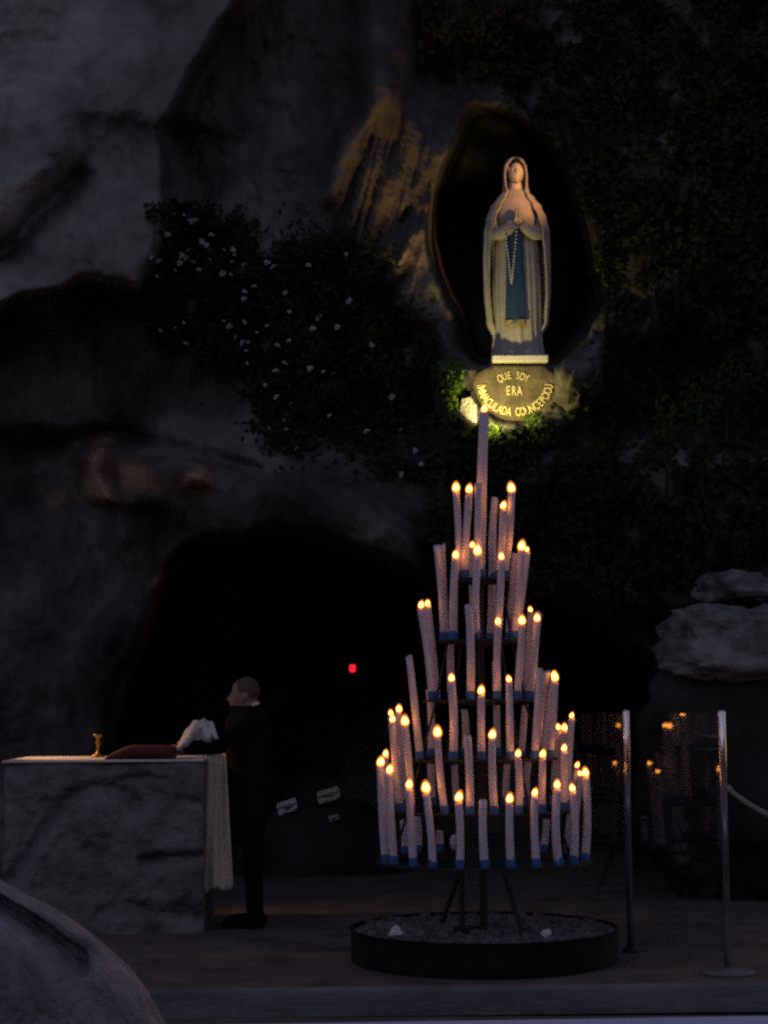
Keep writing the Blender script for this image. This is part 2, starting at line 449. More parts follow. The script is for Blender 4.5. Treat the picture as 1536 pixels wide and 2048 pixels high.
# ledges under the niche
D -= .62 * region([(880, 738), (1200, 722), (1195, 800), (1140, 848), (1000, 874), (910, 860), (868, 800)], 10)
D -= .10 * facet(Q * 4.2 + warp * 3, 14, .9).reshape(PX.shape) * region([(860, 690), (960, 735), (1100, 735), (1200, 640), (1215, 800), (1140, 870), (900, 870), (850, 800)], 14)
D -= .42 * region([(1105, 735), (1185, 690), (1200, 760), (1150, 810), (1110, 790)], 10)
D -= .22 * region([(905, 690), (945, 730), (945, 790), (900, 800), (880, 740)], 8)
# bank below the niche swells out, the lintel of the cave hangs over
D -= .75 * region([(300, 860), (640, 900), (900, 860), (1300, 900), (2000, 900), (2000, 1250), (1200, 1240), (980, 1215), (860, 1180), (760, 1135), (650, 1090), (430, 1075)], 30)
D -= .30 * region([(150, 905), (240, 885), (420, 925), (520, 950), (700, 1010), (850, 1090), (860, 1185), (760, 1138), (650, 1092), (430, 1082), (330, 1010), (180, 1010)], 9)
D += .30 * region([(-100, 860), (160, 865), (420, 890), (560, 940), (440, 940), (250, 900), (140, 910), (-100, 960)], 12)
D -= .25 * region([(175, 885), (215, 880), (208, 960), (240, 1005), (160, 1000), (180, 950)], 7)
D -= .22 * region([(365, 935), (412, 925), (415, 960), (370, 965)], 5)
D -= .35 * region([(-900, 1010), (250, 1020), (300, 1120), (290, 1290), (240, 1420), (180, 1640), (150, 2000), (-900, 2000)], 18)
D -= .3 * region([(300, 1160), (330, 1135), (318, 1200), (300, 1260), (285, 1280)], 5)
cm = region(CAVE, 12)
D += 6.0 * cm
# broken rock: large facets, small facets, roughness
rock = blur((.30 * facet(Q * .75 + warp, 1, .8) + .10 * facet(Q * 1.9 + warp * 2, 2, .8)).reshape(PX.shape), 5)
rock += blur((.03 * facet(Q * 5.0 + warp * 4, 4, .9)).reshape(PX.shape), 1.2)
rock += (.22 * fbm(ref * 1.1, 5, 40) + .06 * fbm(ref * np.array([6, 1, 1.6]), 4, 50)).reshape(PX.shape)
calm = 1 - .65 * blur(inpoly(PX, PY, [(940, 735), (1120, 735), (1120, 850), (940, 850)]).astype(float), 6)
D += rock * calm
D += .03 * fbm(ref * 9, 3, 60).reshape(PX.shape)
collar = region([(888, 745), (940, 722), (1130, 726), (1196, 690), (1204, 770), (1160, 830), (1100, 880), (1000, 890), (930, 870), (884, 820)], 9)
face_d = 15.88 + .16 * facet(Q * 3.6 + warp * 3, 15, .9).reshape(PX.shape) + .05 * fbm(ref * 7, 3, 61).reshape(PX.shape)
D = D * (1 - collar) + np.minimum(D, face_d) * collar
ang = np.linspace(0, math.pi, 24)
ped = blur(inpoly(PX, PY, [(955, 726), (1106, 726)] + [(1030 + 82 * math.cos(a), 768 + 75 * math.sin(a)) for a in ang]).astype(float), .8)
D = D * (1 - ped) + np.maximum(D, 16.02) * ped
V = at_np(fl(PX), fl(PY), fl(D))
ny, nx = PX.shape
idx = np.arange(nx * ny).reshape(ny, nx)
Fq = np.stack([idx[:-1, :-1], idx[1:, :-1], idx[1:, 1:], idx[:-1, 1:]], -1).reshape(-1, 4)
# close the hill behind the face so that no light comes through from the back
ring = np.concatenate([idx[0, :], idx[1:, -1], idx[-1, -2::-1], idx[-2:0:-1, 0]])
back = V[ring].copy(); back[:, 1] = 30.0
nb = len(V); V2 = np.concatenate([V, back]); k = len(ring)
sides = np.array([[ring[i], ring[(i + 1) % k], nb + (i + 1) % k, nb + i] for i in range(k)])
# the outcrop at the upper left is painted paler, fading rightward, to imitate skylight on it, the rest dark with damp and soot
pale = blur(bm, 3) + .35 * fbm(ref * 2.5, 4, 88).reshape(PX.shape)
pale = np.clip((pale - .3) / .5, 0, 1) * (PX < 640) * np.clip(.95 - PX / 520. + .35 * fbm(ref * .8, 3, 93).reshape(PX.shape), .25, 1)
warm_mask = np.zeros(PX.shape)  # patches of warm light on the rock, painted into its colour
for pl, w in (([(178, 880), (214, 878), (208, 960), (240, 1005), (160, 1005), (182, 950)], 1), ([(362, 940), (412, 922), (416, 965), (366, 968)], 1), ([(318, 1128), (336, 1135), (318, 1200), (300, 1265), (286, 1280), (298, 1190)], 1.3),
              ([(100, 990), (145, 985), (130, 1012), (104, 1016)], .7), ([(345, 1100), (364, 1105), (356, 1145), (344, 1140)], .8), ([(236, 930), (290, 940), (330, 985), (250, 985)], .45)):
    warm_mask = np.maximum(warm_mask, region(pl, 8) * w)
warm_mask = np.clip(warm_mask * (1.1 + .9 * fbm(ref * 6, 4, 89).reshape(PX.shape)), 0, 1)
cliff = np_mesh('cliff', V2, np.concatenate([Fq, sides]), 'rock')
for nm_, A in (('pale', pale), ('warm_light', warm_mask)):        # skylight and warm light put into the colour, read by the rock material
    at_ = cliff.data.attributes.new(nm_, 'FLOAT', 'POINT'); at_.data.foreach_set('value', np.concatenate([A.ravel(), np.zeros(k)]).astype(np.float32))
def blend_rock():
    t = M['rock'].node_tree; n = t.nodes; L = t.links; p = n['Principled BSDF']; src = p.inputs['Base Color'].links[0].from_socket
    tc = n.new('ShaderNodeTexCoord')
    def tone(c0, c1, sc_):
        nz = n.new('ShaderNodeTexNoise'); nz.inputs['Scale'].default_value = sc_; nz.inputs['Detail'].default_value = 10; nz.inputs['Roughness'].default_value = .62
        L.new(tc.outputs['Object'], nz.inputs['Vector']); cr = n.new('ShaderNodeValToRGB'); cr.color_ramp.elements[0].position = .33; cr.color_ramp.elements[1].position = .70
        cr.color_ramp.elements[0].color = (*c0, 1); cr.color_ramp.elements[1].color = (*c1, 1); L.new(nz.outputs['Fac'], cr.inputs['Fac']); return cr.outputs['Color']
    for nm_, c in (('pale', tone((.13, .13, .13), (.52, .51, .50), 1.3)), ('warm_light', tone((.16, .085, .05), (.50, .30, .18), 5))):
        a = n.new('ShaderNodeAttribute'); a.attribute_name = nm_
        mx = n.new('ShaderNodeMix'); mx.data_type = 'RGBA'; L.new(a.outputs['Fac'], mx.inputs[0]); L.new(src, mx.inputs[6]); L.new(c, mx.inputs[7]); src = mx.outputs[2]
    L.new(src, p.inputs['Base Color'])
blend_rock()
tag(cliff, kind='structure')

def depth(px, py):
    """how far the rock face is at a photo position"""
    ix = np.clip(((np.asarray(px) + 520) / 4).astype(int), 0, nx - 1); iy = np.clip(((np.asarray(py) + 560) / 4).astype(int), 0, ny - 1)
    return D[iy, ix]

# ------------------------------------------------------------------ boulders at the right
def boulder(name, c, rad, seed, label, rz=0.0, m='rock_grey'):
    mb = MB(); mb.sphere((0, 0, 0), (1, 1, 1), 72, 48)
    P = np.array(mb.v)
    n = fbm(P * 1.3 + seed, 4, seed)
    sq = np.sign(P) * np.abs(P) ** .72
    f3 = facet(np.stack([np.arctan2(P[:, 1], P[:, 0]) * 1.6, P[:, 2] * 2.2], 1) + seed, seed, .8)
    P2 = sq * (1 + .18 * n + .12 * f3 + .07 * fbm(P * 6, 4, seed))[:, None] * np.array(rad)
    cr, sr = math.cos(rz), math.sin(rz)
    P2 = np.stack([P2[:, 0] * cr - P2[:, 1] * sr, P2[:, 0] * sr + P2[:, 1] * cr, P2[:, 2]], 1) + np.array(c)
    mb.v = [tuple(p) for p in P2]
    o = mb.build(name, m, smooth=True)
    return tag(o, label, 'boulder', 'boulders at the right of the cave')
boulder('boulder', at(1500, 1290, 15.0), (.72, .6, .31), 3, 'rounded bluish grey boulder bulging out at the right edge above the posts')
boulder('boulder', at(1462, 1178, 15.3), (.28, .4, .15), 5, 'small flat topped grey boulder lying on top of the large right boulder', .2)
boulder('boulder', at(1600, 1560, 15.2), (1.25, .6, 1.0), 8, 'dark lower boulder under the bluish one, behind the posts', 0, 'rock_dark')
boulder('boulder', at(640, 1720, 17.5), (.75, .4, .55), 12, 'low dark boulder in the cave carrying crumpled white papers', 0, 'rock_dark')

# ------------------------------------------------------------------ plants on the rock
def leaves(name, mats, parent, n, polys, size, thick, lift=.02, dens=None):
    xs_, ys_ = [], []
    while len(xs_) < n:
        pl = polys[rng.integers(len(polys))]
        a = np.array(pl); x = rng.uniform(a[:, 0].min(), a[:, 0].max(), 4000); y = rng.uniform(a[:, 1].min(), a[:, 1].max(), 4000)
        m = inpoly(x + rng.normal(0, 14, 4000) * rng.exponential(1.1, 4000), y + rng.normal(0, 14, 4000) * rng.exponential(1.1, 4000), pl) if n > 1000 else inpoly(x + rng.normal(0, 9, 4000), y + rng.normal(0, 9, 4000), pl)
        P = np.stack([x / 38., y / 38., 0 * x], 1)
        m &= (fbm(P, 3, 77) > rng.uniform(-.55, .35, 4000))
        xs_ += list(x[m]); ys_ += list(y[m])
    x = np.array(xs_[:n]); y = np.array(ys_[:n])
    Dl = blurD[np.clip(((y + 560) / 4).astype(int), 0, ny - 1), np.clip(((x + 520) / 4).astype(int), 0, nx - 1)]
    Dl = np.minimum(Dl, depth(x, y)) - lift - rng.uniform(0, 1, n) ** 1.6 * thick * (.5 + .5 * fbm(np.stack([x / 60., y / 60., 0 * x], 1), 2, 5))
    c = at_np(x, y, Dl)
    nrm = rng.normal(0, .55, (n, 3)) + np.array([0, -.8, .45]); nrm /= np.linalg.norm(nrm, axis=1)[:, None]
    t = rng.normal(0, .6, (n, 3)) + np.array([0, 0, -.7]); t -= nrm * (t * nrm).sum(1)[:, None]; t /= np.linalg.norm(t, axis=1)[:, None]
    b = np.cross(nrm, t); sz = rng.uniform(.6, 1.25, n)[:, None] * size
    # a leaf: folded kite of two quads
    v0 = c - t * sz * .9; v1 = c + t * sz * 1.1
    l1 = c + b * sz * .55 - t * sz * .2 + nrm * sz * .18; l2 = c + b * sz * .40 + t * sz * .5 + nrm * sz * .12
    r1 = c - b * sz * .55 - t * sz * .2 + nrm * sz * .18; r2 = c - b * sz * .40 + t * sz * .5 + nrm * sz * .12
    V = np.stack([v0, l1, l2, v1, r2, r1], 1).reshape(-1, 3)
    i = np.arange(n)[:, None] * 6
    F_ = np.concatenate([i + np.array([[0, 1, 2, 3]]), i + np.array([[0, 3, 4, 5]])])
    o = np_mesh(name, V, F_, mats, parent, smooth=False)
    tag(o, kind='stuff')
    return o
blurD = blur(D, 4)

def hit_depth(px, py, extra=0.0): return float(min(depth(px, py), blurD[int(np.clip((py + 560) / 4, 0, ny - 1)), int(np.clip((px + 520) / 4, 0, nx - 1))])) - extra

def climbing_stems(name, parent, paths, rad=.016, lift=.05):
    mb = MB()
    for pts in paths:
        P = []
        for (x0, y0), (x1, y1) in zip(pts[:-1], pts[1:]):
            for t in np.linspace(0, 1, 7)[:-1]:
                x, y = x0 + (x1 - x0) * t + random.uniform(-6, 6), y0 + (y1 - y0) * t + random.uniform(-4, 4)
                P.append(at(x, y, hit_depth(x, y, lift)))
        n = len(P); mb.tube(P, [rad * (1 - .7 * i / n) for i in range(n)], 6)
    return mb.build(name, 'stem', parent, smooth=True)

# rose bush
base = at(560, 905, hit_depth(560, 905))
rb = empty('rose_bush', base, 'dark climbing rose bush dotted with white blooms on the rock left of the niche', 'rose bush')
ROSE_P = [[(300, 420), (350, 400), (470, 430), (520, 500), (700, 470), (770, 560), (800, 640), (860, 700), (880, 820), (860, 960), (780, 960), (700, 880), (560, 905), (520, 840), (470, 720), (360, 700), (300, 660), (290, 540)]]
climbing_stems('stem', rb, [[(560, 905), (520, 780), (450, 640), (380, 470)], [(565, 905), (620, 760), (600, 600), (520, 480)], [(570, 905), (700, 800), (700, 640), (690, 500)], [(575, 905), (760, 850), (810, 760), (780, 620)]])
leaves('foliage', 'leaf_dark', rb, 15000, ROSE_P, .036, .34)
RZ = [(310,100),(375,105),(405,145),(430,150),(460,140),(565,245),(530,318),(715,345),(730,385),(405,355),(355,385),(150,400),(200,430),(345,440),(440,437),(395,405),(310,490),(185,533),(480,490),(555,420),(710,432),(645,512),(700,520),(795,455),(1000,470),(955,440),(1243,455),(1510,380),(865,605),(795,690),(1085,648),(1110,783),(1305,830),(1445,888),(1275,900),(370,855),(208,910),(315,895),(385,1005),(655,845),(695,880),(795,855),(955,880),(885,928),(738,960),(785,998),(830,990),(812,1055),(815,1140),(1025,1015),(1110,985),(1075,1140),(1018,1193),(1255,1178),(1350,1200),(1425,1212),(940,1295),(1030,1370),(1525,715),(655,350),(500,290),(260,245),(795,640)]
RP = [(260 + x * .2865, 400 + y * .2865) for x, y in RZ] + [(568, 841), (572, 859), (536, 858), (659, 832), (734, 863), (784, 793), (594, 897), (552, 795), (582, 808), (802, 859), (829, 901), (842, 928), (801, 948), (640, 632), (700, 600), (742, 690)]
def rose_mesh():
    mb = MB()
    for k in range(9):
        a = k * 2.4; r = .012 + .0026 * k; w = .021
        ca, sa = math.cos(a), math.sin(a)
        mb.add([(ca * r * .3 - sa * w * .3, sa * r * .3 + ca * w * .3, 0), (ca * r * .3 + sa * w * .3, sa * r * .3 - ca * w * .3, 0),
                (ca * r * 1.1 + sa * w, sa * r * 1.1 - ca * w, .014 - .0008 * k), (ca * r * 1.5, sa * r * 1.5, .022 - .0018 * k), (ca * r * 1.1 - sa * w, sa * r * 1.1 + ca * w, .014 - .0008 * k)],
               [(0, 1, 2, 3, 4)])
    mb.sphere((0, 0, .012), (.011, .011, .014), 8, 5)
    o = mb.build('rose_tmp', 'petal'); me = o.data; bpy.data.objects.remove(o); me.name = 'rose'; return me
rose = rose_mesh()
for x, y in RP:
    o = bpy.data.objects.new('rose', rose); col.objects.link(o); o.parent = rb
    o.location = at(x, y, hit_depth(x, y, .36)) - base
    o.rotation_euler = (R(70 + random.uniform(-35, 30)), R(random.uniform(-40, 40)), R(random.uniform(-50, 50)))
    o.scale = [random.uniform(.4, .75)] * 3

def plant(name, px, py, label, polys, n, size, thick, mat_, stems=None, cat='ivy'):
    b = at(px, py, hit_depth(px, py)); e = empty(name, b, label, cat)
    if stems: climbing_stems('stem', e, stems)
    leaves('foliage', mat_, e, n, polys, size, thick); return e
plant('ivy', 1350, 1180, 'large dark ivy mat covering the rock to the right of the niche',
      [[(1100, 0), (1560, -40), (1560, 1100), (1400, 1150), (1250, 1230), (1120, 1200), (1100, 900), (1200, 850), (1215, 700), (1210, 560), (1190, 480), (1140, 340), (1075, 240), (980, 150), (860, 120), (840, 0)]],
      17000, .045, .3, 'leaf_dark', [[(1350, 1180), (1330, 900), (1300, 600), (1260, 300)], [(1355, 1180), (1450, 900), (1480, 500), (1400, 150)]])
plant('ivy', 980, 1190, 'dark ivy hanging below the inscription, behind the top candle',
      [[(880, 860), (1000, 880), (1120, 850), (1200, 860), (1240, 1200), (1000, 1190), (880, 1100), (850, 960)]], 6000, .042, .26, 'leaf_dark')
plant('fern_tuft', 905, 845, 'bright green leafy tuft lit by the lamp left of the inscription', [[(876, 715), (925, 722), (930, 770), (915, 815), (902, 850), (884, 842), (888, 780)]], 420, .03, .14, 'leaf_green', None, 'plant')
plant('fern_tuft', 1068, 855, 'small green tuft sprouting just below the gilt lettering', [[(1046, 832), (1090, 826), (1094, 856), (1060, 868)]], 200, .026, .10, 'leaf_green', None, 'plant')
plant('fern_tuft', 1195, 620, 'green leaves fringing the right rim of the niche', [[(1180, 490), (1212, 505), (1206, 600), (1185, 640), (1176, 590), (1192, 540)]], 260, .03, .10, 'leaf_green', None, 'plant')
plant('fern_tuft', 985, 880, 'tiny leaf sprig beside the top of the tallest candle', [[(972, 850), (1002, 848), (996, 890), (974, 886)]], 90, .024, .08, 'leaf_green', None, 'plant')

# ================================================================== the statue in the niche
SD = 16.15
ZB = at(1035, 727, SD - .2).z                         # underside of the slab
sl = at(1035, 713, SD - .2)
sx0 = at(1036, 713, SD).x
SB = Vector((sx0, SD, sl.z))
st = empty('statue', SB, 'white robed praying statue with a blue sash standing in the dark niche', 'statue')
def S(x, y, z): return SB + Vector((x, y, z * 1.04))
def lerp_tab(tab, z):
    for (z0, *a), (z1, *b) in zip(tab[:-1], tab[1:]):
        if z0 <= z <= z1:
            t = (z - z0) / (z1 - z0); t = t * t * (3 - 2 * t)
            return [p + (q - p) * t for p, q in zip(a, b)]
    return list(tab[-1][1:]) if z > tab[-1][0] else list(tab[0][1:])
ROBE = [(0, .225, .17), (.25, .205, .16), (.6, .21, .16), (.95, .195, .15), (1.10, .17, .14), (1.22, .20, .165), (1.33, .195, .15), (1.43, .12, .10), (1.5, .058, .06), (1.56, .05, .052)]
mb = MB(); rows = []
for i in range(80):
    z = 1.55 * i / 79; rx, ry = lerp_tab(ROBE, z)
    amp = .055 * max(0, 1 - z / 1.15) ** .7
    r = []
    for j in range(120):
        th = 2 * math.pi * j / 120
        f = 1 + amp * (math.sin(15 * th + 1.3 * math.sin(2.2 * z) ) * .7 + .5 * math.sin(9 * th + 2 + z * 1.5) + .35 * math.sin(23 * th + z * 3))
        r.append(S(rx * f * math.sin(th), -ry * f * math.cos(th), z))
    rows.append(r)
mb.grid(rows, closed=True)
mb.build('robe', 'statue_white', st, smooth=True)
# veil and cloak in one open shell: (height, half width, half depth, half opening angle in degrees, centre y)
CL = [(.20, .205, .15, 62, .03), (.34, .262, .17, 58, .02), (.6, .285, .19, 55, .01), (.9, .29, .20, 52, 0), (1.1, .285, .20, 48, -.01), (1.22, .262, .19, 43, -.01), (1.32, .228, .165, 36, 0),
      (1.40, .168, .135, 33, .005), (1.455, .118, .112, 38, .005), (1.52, .104, .11, 56, .006), (1.60, .104, .115, 62, .008), (1.68, .098, .112, 56, .01), (1.735, .077, .09, 32, .01), (1.765, .035, .045, 14, .015), (1.775, .006, .01, 0, .015)]
mb = MB(); rows = []
nz, nth = 96, 110
for i in range(nz):
    z = .20 + (1.775 - .20) * i / (nz - 1); rx, ry, op, cy = lerp_tab(CL, z); r = []
    a0 = R(op); fold = .05 * max(0, min(1, (1.3 - z) / .5))
    for j in range(nth):
        th = a0 + (2 * math.pi - 2 * a0) * j / (nth - 1)
        f = 1 + fold * (.6 * math.sin(13 * th + 1.2 * z) + .5 * math.sin(21 * th - z * 2) + .3 * math.sin(7 * th + 3 * z))
        edge = min(j, nth - 1 - j)
        f *= 1 + .05 * math.exp(-edge / 2.0)
        zz = z + (0.06 * math.sin(5 * th) + .05 * math.cos(th) * 0 if i == 0 else 0) * 1.0
        r.append(S(rx * f * math.sin(th), -ry * f * math.cos(th) + cy, zz))
    rows.append(r)
mb.grid(rows); mb.build('veil', 'statue_white', st, smooth=True, solid=.014)
# head with a face, slightly raised
mb = MB(); hc = S(.004, -.052, 1.612); mb.sphere((0, 0, 0), (1, 1, 1), 48, 40)
P = np.array(mb.v); x, y, z = P[:, 0].copy(), P[:, 1].copy(), P[:, 2].copy()
g = lambda cx, cz, sx, sz: np.exp(-((x - cx) / sx) ** 2 - ((z - cz) / sz) ** 2) * (y < 0)
jaw = 1 - .22 * np.clip(-z, 0, 1) ** 1.5
X = x * .064 * jaw; Y = y * .08; Z = z * .098
Y -= .022 * g(0, -.12, .13, .17) + .010 * g(0, .1, .1, .3)                       # nose
Y += .012 * (g(-.42, .1, .2, .13) + g(.42, .1, .2, .13))                          # eye sockets
Y -= .005 * (g(-.42, .06, .11, .06) + g(.42, .06, .11, .06))                      # lids
Y -= .007 * g(0, -.47, .22, .05) + .007 * g(0, -.60, .2, .05); Y += .006 * g(0, -.535, .26, .028)
Y -= .009 * g(0, -.86, .25, .14)
ct, sn = math.cos(R(8)), math.sin(R(8))
mb.v = [tuple(hc + Vector((a, b * ct - c * sn * 0, c * ct - b * sn))) for a, b, c in zip(X, Y, Z)]
mb.tube([S(0, -.015, 1.42), S(0, -.02, 1.57)], [.058, .047], 20)
mb.build('head', 'statue_skin', st, smooth=True)
# arms in wide sleeves meeting at the breast
for sg in (-1, 1):
    mb = MB(); pts, rd = [], []
    path = [(.15, .0, 1.33), (.19, -.02, 1.19), (.2, -.07, 1.08), (.145, -.145, 1.07), (.085, -.19, 1.095), (.035, -.212, 1.14)]
    rr = [(.045, .045), (.05, .052), (.052, .06), (.046, .06), (.04, .058), (.034, .05)]
    for p in path: pts.append(S(sg * p[0] , p[1], p[2]))
    mb.tube(pts, rr, 20); mb.build('sleeve', 'statue_white', st, smooth=True)
for sg in (-1, 1):
    mb = MB(); bx = .016 * sg
    mb.tube([S(bx + .014 * sg, -.225, 1.15), S(bx, -.235, 1.19), S(bx, -.24, 1.235)], [(.014, .028), (.013, .03), (.012, .032)], 10)
    for k, (dy, ln) in enumerate(((-.024, .058), (-.008, .072), (.008, .07), (.023, .05))):
        mb.tube([S(bx, -.24 + dy, 1.225), S(bx * .75, -.243 + dy, 1.235 + ln * .5), S(bx * .5, -.242 + dy, 1.235 + ln)], [.0085, .008, .005], 7)
    mb.tube([S(bx, -.262, 1.195), S(bx * .8, -.282, 1.225), S(bx * .5, -.284, 1.25)], [.009, .009, .006], 7)
    mb.build('hand', 'statue_skin', st, smooth=True)
# blue sash: band at the waist and two long tails with a pale hem
def sash_strip(x0, x1, z0, z1, push, name, m, par, w0=1.0, w1=1.0):
    mb = MB(); rows = []
    for i in range(30):
        t = i / 29; z = z0 + (z1 - z0) * t; rx, ry = lerp_tab(ROBE, max(0, z)); r = []
        wsc = w0 + (w1 - w0) * t
        for j in range(9):
            u = j / 8; xx = (x0 + x1) / 2 + (u - .5) * (x1 - x0) * wsc
            yy = -(ry + .012 + push + .006 * math.sin(u * 9 + t * 4)) * math.sqrt(max(.05, 1 - (xx / (rx * 1.15)) ** 2))
            r.append(S(xx, yy - .012, z))
        rows.append(r)
    mb.grid(rows); return mb.build(name, m, par, smooth=True, solid=.01)
sash = sash_strip(-.12, .06, 1.12, .29, .012, 'sash', 'sash_blue', st, .72, 1.0)
sash_strip(-.123, .063, .315, .265, .02, 'hem', 'gilt', sash)
mb = MB(); rows = []
for z in (1.09, 1.115, 1.14):
    rows.append([S(.178 * math.sin(a), -.152 * math.cos(a), z) for a in np.linspace(0, 2 * math.pi, 49)[:-1]])
mb.grid(rows, closed=True); mb.build('waistband', 'sash_blue', sash, smooth=True, solid=.01)
# rosary: beads in two hanging strands
mb = MB()
for k in range(44):
    t = k / 43; a = t * 2 - 1
    xx = -.075 + .055 * a * (1 - .55 * (1 - abs(a))) + .012; zz = 1.10 - .48 * (1 - abs(a) ** 1.5)
    mb.sphere(S(xx, -.225 + .012 * (1.1 - zz), zz), (.0095, .0095, .0095), 8, 5)
mb.build('rosary', 'linen_white', st, smooth=True)
mb = MB()
for sg in (-1, 1): mb.sphere(S(.07 * sg, -.17, .03), (.034, .075, .03), 12, 8)
mb.build('feet', 'statue_skin', st, smooth=True)

# ------------------------------------------------------------------ slab and inscribed pedestal
pw = .245
PB = Vector((at(1033, 850, 15.9).x, 15.9, at(1033, 850, 15.9).z))
pd = empty('pedestal', PB, 'inscribed brown stone pedestal with gilt lettering under the statue', 'pedestal')
mb = MB(); zc = (ZB + sl.z - .002) / 2
mb.box((sx0 + at(1036, 720, SD).x - at(1035, 720, SD).x - .004, SD - .02, zc), (.243, .27, (sl.z - .002 - ZB) / 2), bev=.008)
mb.build('slab', 'marble_slab', pd)
FD = 15.90
out = []
for k in range(41):
    a = math.pi * k / 40
    out.append((1030 - math.cos(a) * 94, 768 + math.sin(a) * 86))
out = [(952, 745), (985, 730.5)] + out[0:0] + [(1086, 730.5), (1108, 745)] + [p for p in out[::-1]]
mb = MB(); rows = []
cx_, cy_ = 1030, 775
P3 = [at(x, y, FD) for x, y in out]; cen = at(cx_, cy_, FD)
nO = len(P3)
# front face in concentric rings with chiselled unevenness, then sides running back into the rock
rings = []
for q, t in enumerate((.12, .3, .5, .7, .86, .96, 1.0, 1.0, 1.0)):
    r = []
    for i, p in enumerate(P3):
        v = cen.lerp(p, t); dn = n1(v.x * 9, v.z * 9, 1.0, 3) * .012
        yy = {0: 0, 1: 0, 2: 0, 3: 0, 4: 0, 5: .004, 6: .02, 7: .12, 8: 1.2}[q]
        r.append(Vector((v.x, FD + yy + (dn if q < 7 else dn * 3), v.z)))
    rings.append(r)
mb.grid(rings, closed=True); b0 = len(mb.v); mb.add([cen], []); mb.f += [(b0, (i + 1) % nO, i) for i in range(nO)]; mb.m += [0] * nO
mb.build('block', 'pedestal_stone', pd, smooth=True)

GLY = {}
def glyph(ch):
    if ch not in GLY:
        cu = bpy.data.curves.new('g', 'FONT'); cu.body = ch; cu.size = 1.0; cu.extrude = .05; cu.align_x = 'CENTER'; cu.bevel_depth = .012
        cu.offset = .008
        ob = bpy.data.objects.new('g', cu); col.objects.link(ob)
        dg = bpy.context.evaluated_depsgraph_get()
        me = bpy.data.meshes.new_from_object(ob.evaluated_get(dg)); bpy.data.objects.remove(ob)
        me.name = 'letter'; me.materials.clear(); me.materials.append(M['letter_gilt']); GLY[ch] = me
    return GLY[ch]
ppm = FPX / FD
def letter(ch, px, py, hpx, ang, xs=.66):
    """ang: rotation of the letter in the face plane, anticlockwise"""
    c = at(px, py, FD - .014)
    o = bpy.data.objects.new('letter', glyph(ch)); col.objects.link(o); o.parent = pd
    h = hpx / ppm / .69
    c2, s2 = math.cos(ang), math.sin(ang)
    ex = Vector((c2, 0, s2)); ez = Vector((-s2, 0, c2)); ny_ = Vector((0, -1, 0))
    org = c - PB - ez * (hpx / ppm / 2)
    o.matrix_local = Matrix(((ex.x * h * xs, ez.x * h, ny_.x * h * .6, org.x), (ex.y * h * xs, ez.y * h, ny_.y * h * .6, org.y), (ex.z * h * xs, ez.z * h, ny_.z * h * .6, org.z), (0, 0, 0, 1)))
for i, ch in enumerate('QUE SOY'):
    if ch == ' ': continue
    t = (i - 3) / 3.0; letter(ch, 1027 + 27 * t, 752 + 6.5 * t * t - 2, 15, -t * .30, .62)
for i, ch in enumerate('ERA'): letter(ch, 1028 + (i - 1) * 11.5, 781, 18, 0, .62)
txt = 'IMMACULADA COUNCEPCIOU'; n = len(txt)
wd_ = {'I': .5, ' ': .75, 'M': 1.25, 'O': 1.05}
ws = [wd_.get(c, 1.0) for c in txt]; tot = sum(ws); acc = 0
for ch, w in zip(txt, ws):
    t = (acc + w / 2) / tot; acc += w
    if ch == ' ': continue
    a = math.pi + R(1) + (math.pi - R(2)) * t        # from the left round the bottom to the right
    x = 1030 + 67.5 * math.cos(a); y = 768 - 56 * math.sin(a)
    letter(ch, x, y, 16.5, math.atan2(-math.cos(a) * -1 * 56, -math.sin(a) * 67.5) if False else a - 1.5 * math.pi, .60)

# ------------------------------------------------------------------ flood lamps for the statue
def floodlight(name, loc, target, energy, color, size, blend, label, radius=.05, mount=None):
    e = empty(name, loc, label, 'floodlight', 'floodlights at the niche')
    d = (Vector(target) - Vector(loc)).normalized()
    mb = MB(); b = Vector(loc)
    mb.tube([b - d * .16, b - d * .15, b - d * .06, b - d * .02], [.02, .03, .034, .042], 20); mb.build('housing', 'lamp_black', e, smooth=True)
    mb = MB(); mb.tube([b - d * .019, b - d * .016], [.036, .036], 20); mb.build('lens', 'lens_glow', e)
    mb = MB(); mb.tube([b - d * .021, b + d * .022], [.043, .048], 20, cap=False); mb.build('hood', 'lamp_black', e, smooth=True)
    mb = MB(); m = Vector(mount) if mount else b + Vector((0, .25, -.1)); mb.tube([b - d * .1, m], .014, 8); mb.build('bracket', 'lamp_black', e)
    L = bpy.data.lights.new(name, 'SPOT'); L.energy = energy; L.color = color; L.spot_size = size; L.spot_blend = blend; L.shadow_soft_size = radius
    lo = bpy.data.objects.new('bulb', L); col.objects.link(lo); lo.parent = e
    lo.rotation_euler = d.to_track_quat('-Z', 'Y').to_euler()
    return lo
l1 = at(966, 846, 15.28)
floodlight('floodlight', l1, S(.02, -.1, .0), 55, (1.0, .80, .27), R(118), .7, 'small floodlight below the inscription, hidden behind the tip of the tallest candle', mount=at(967, 870, hit_depth(967, 870) + .1), radius=.035)
l2 = at(1330, 190, 14.5)
floodlight('floodlight', l2, S(.0, 0, 1.45), 200, (1.0, .41, .12), R(26), 1.0, 'floodlight high in the ivy to the right of the niche', mount=at(1330, 200, hit_depth(1330, 200) + .1))
l3 = at(815, 705, hit_depth(815, 705, 1.0))
floodlight('floodlight', l3, at(815, 300, 16.2), 80, (1.0, .50, .20), R(54), 1.0, 'floodlight among the rose leaves, washing the folded rock left of the niche', mount=at(815, 730, hit_depth(815, 730) + .1))
mb = MB(); c = at(937, 822, 15.6)
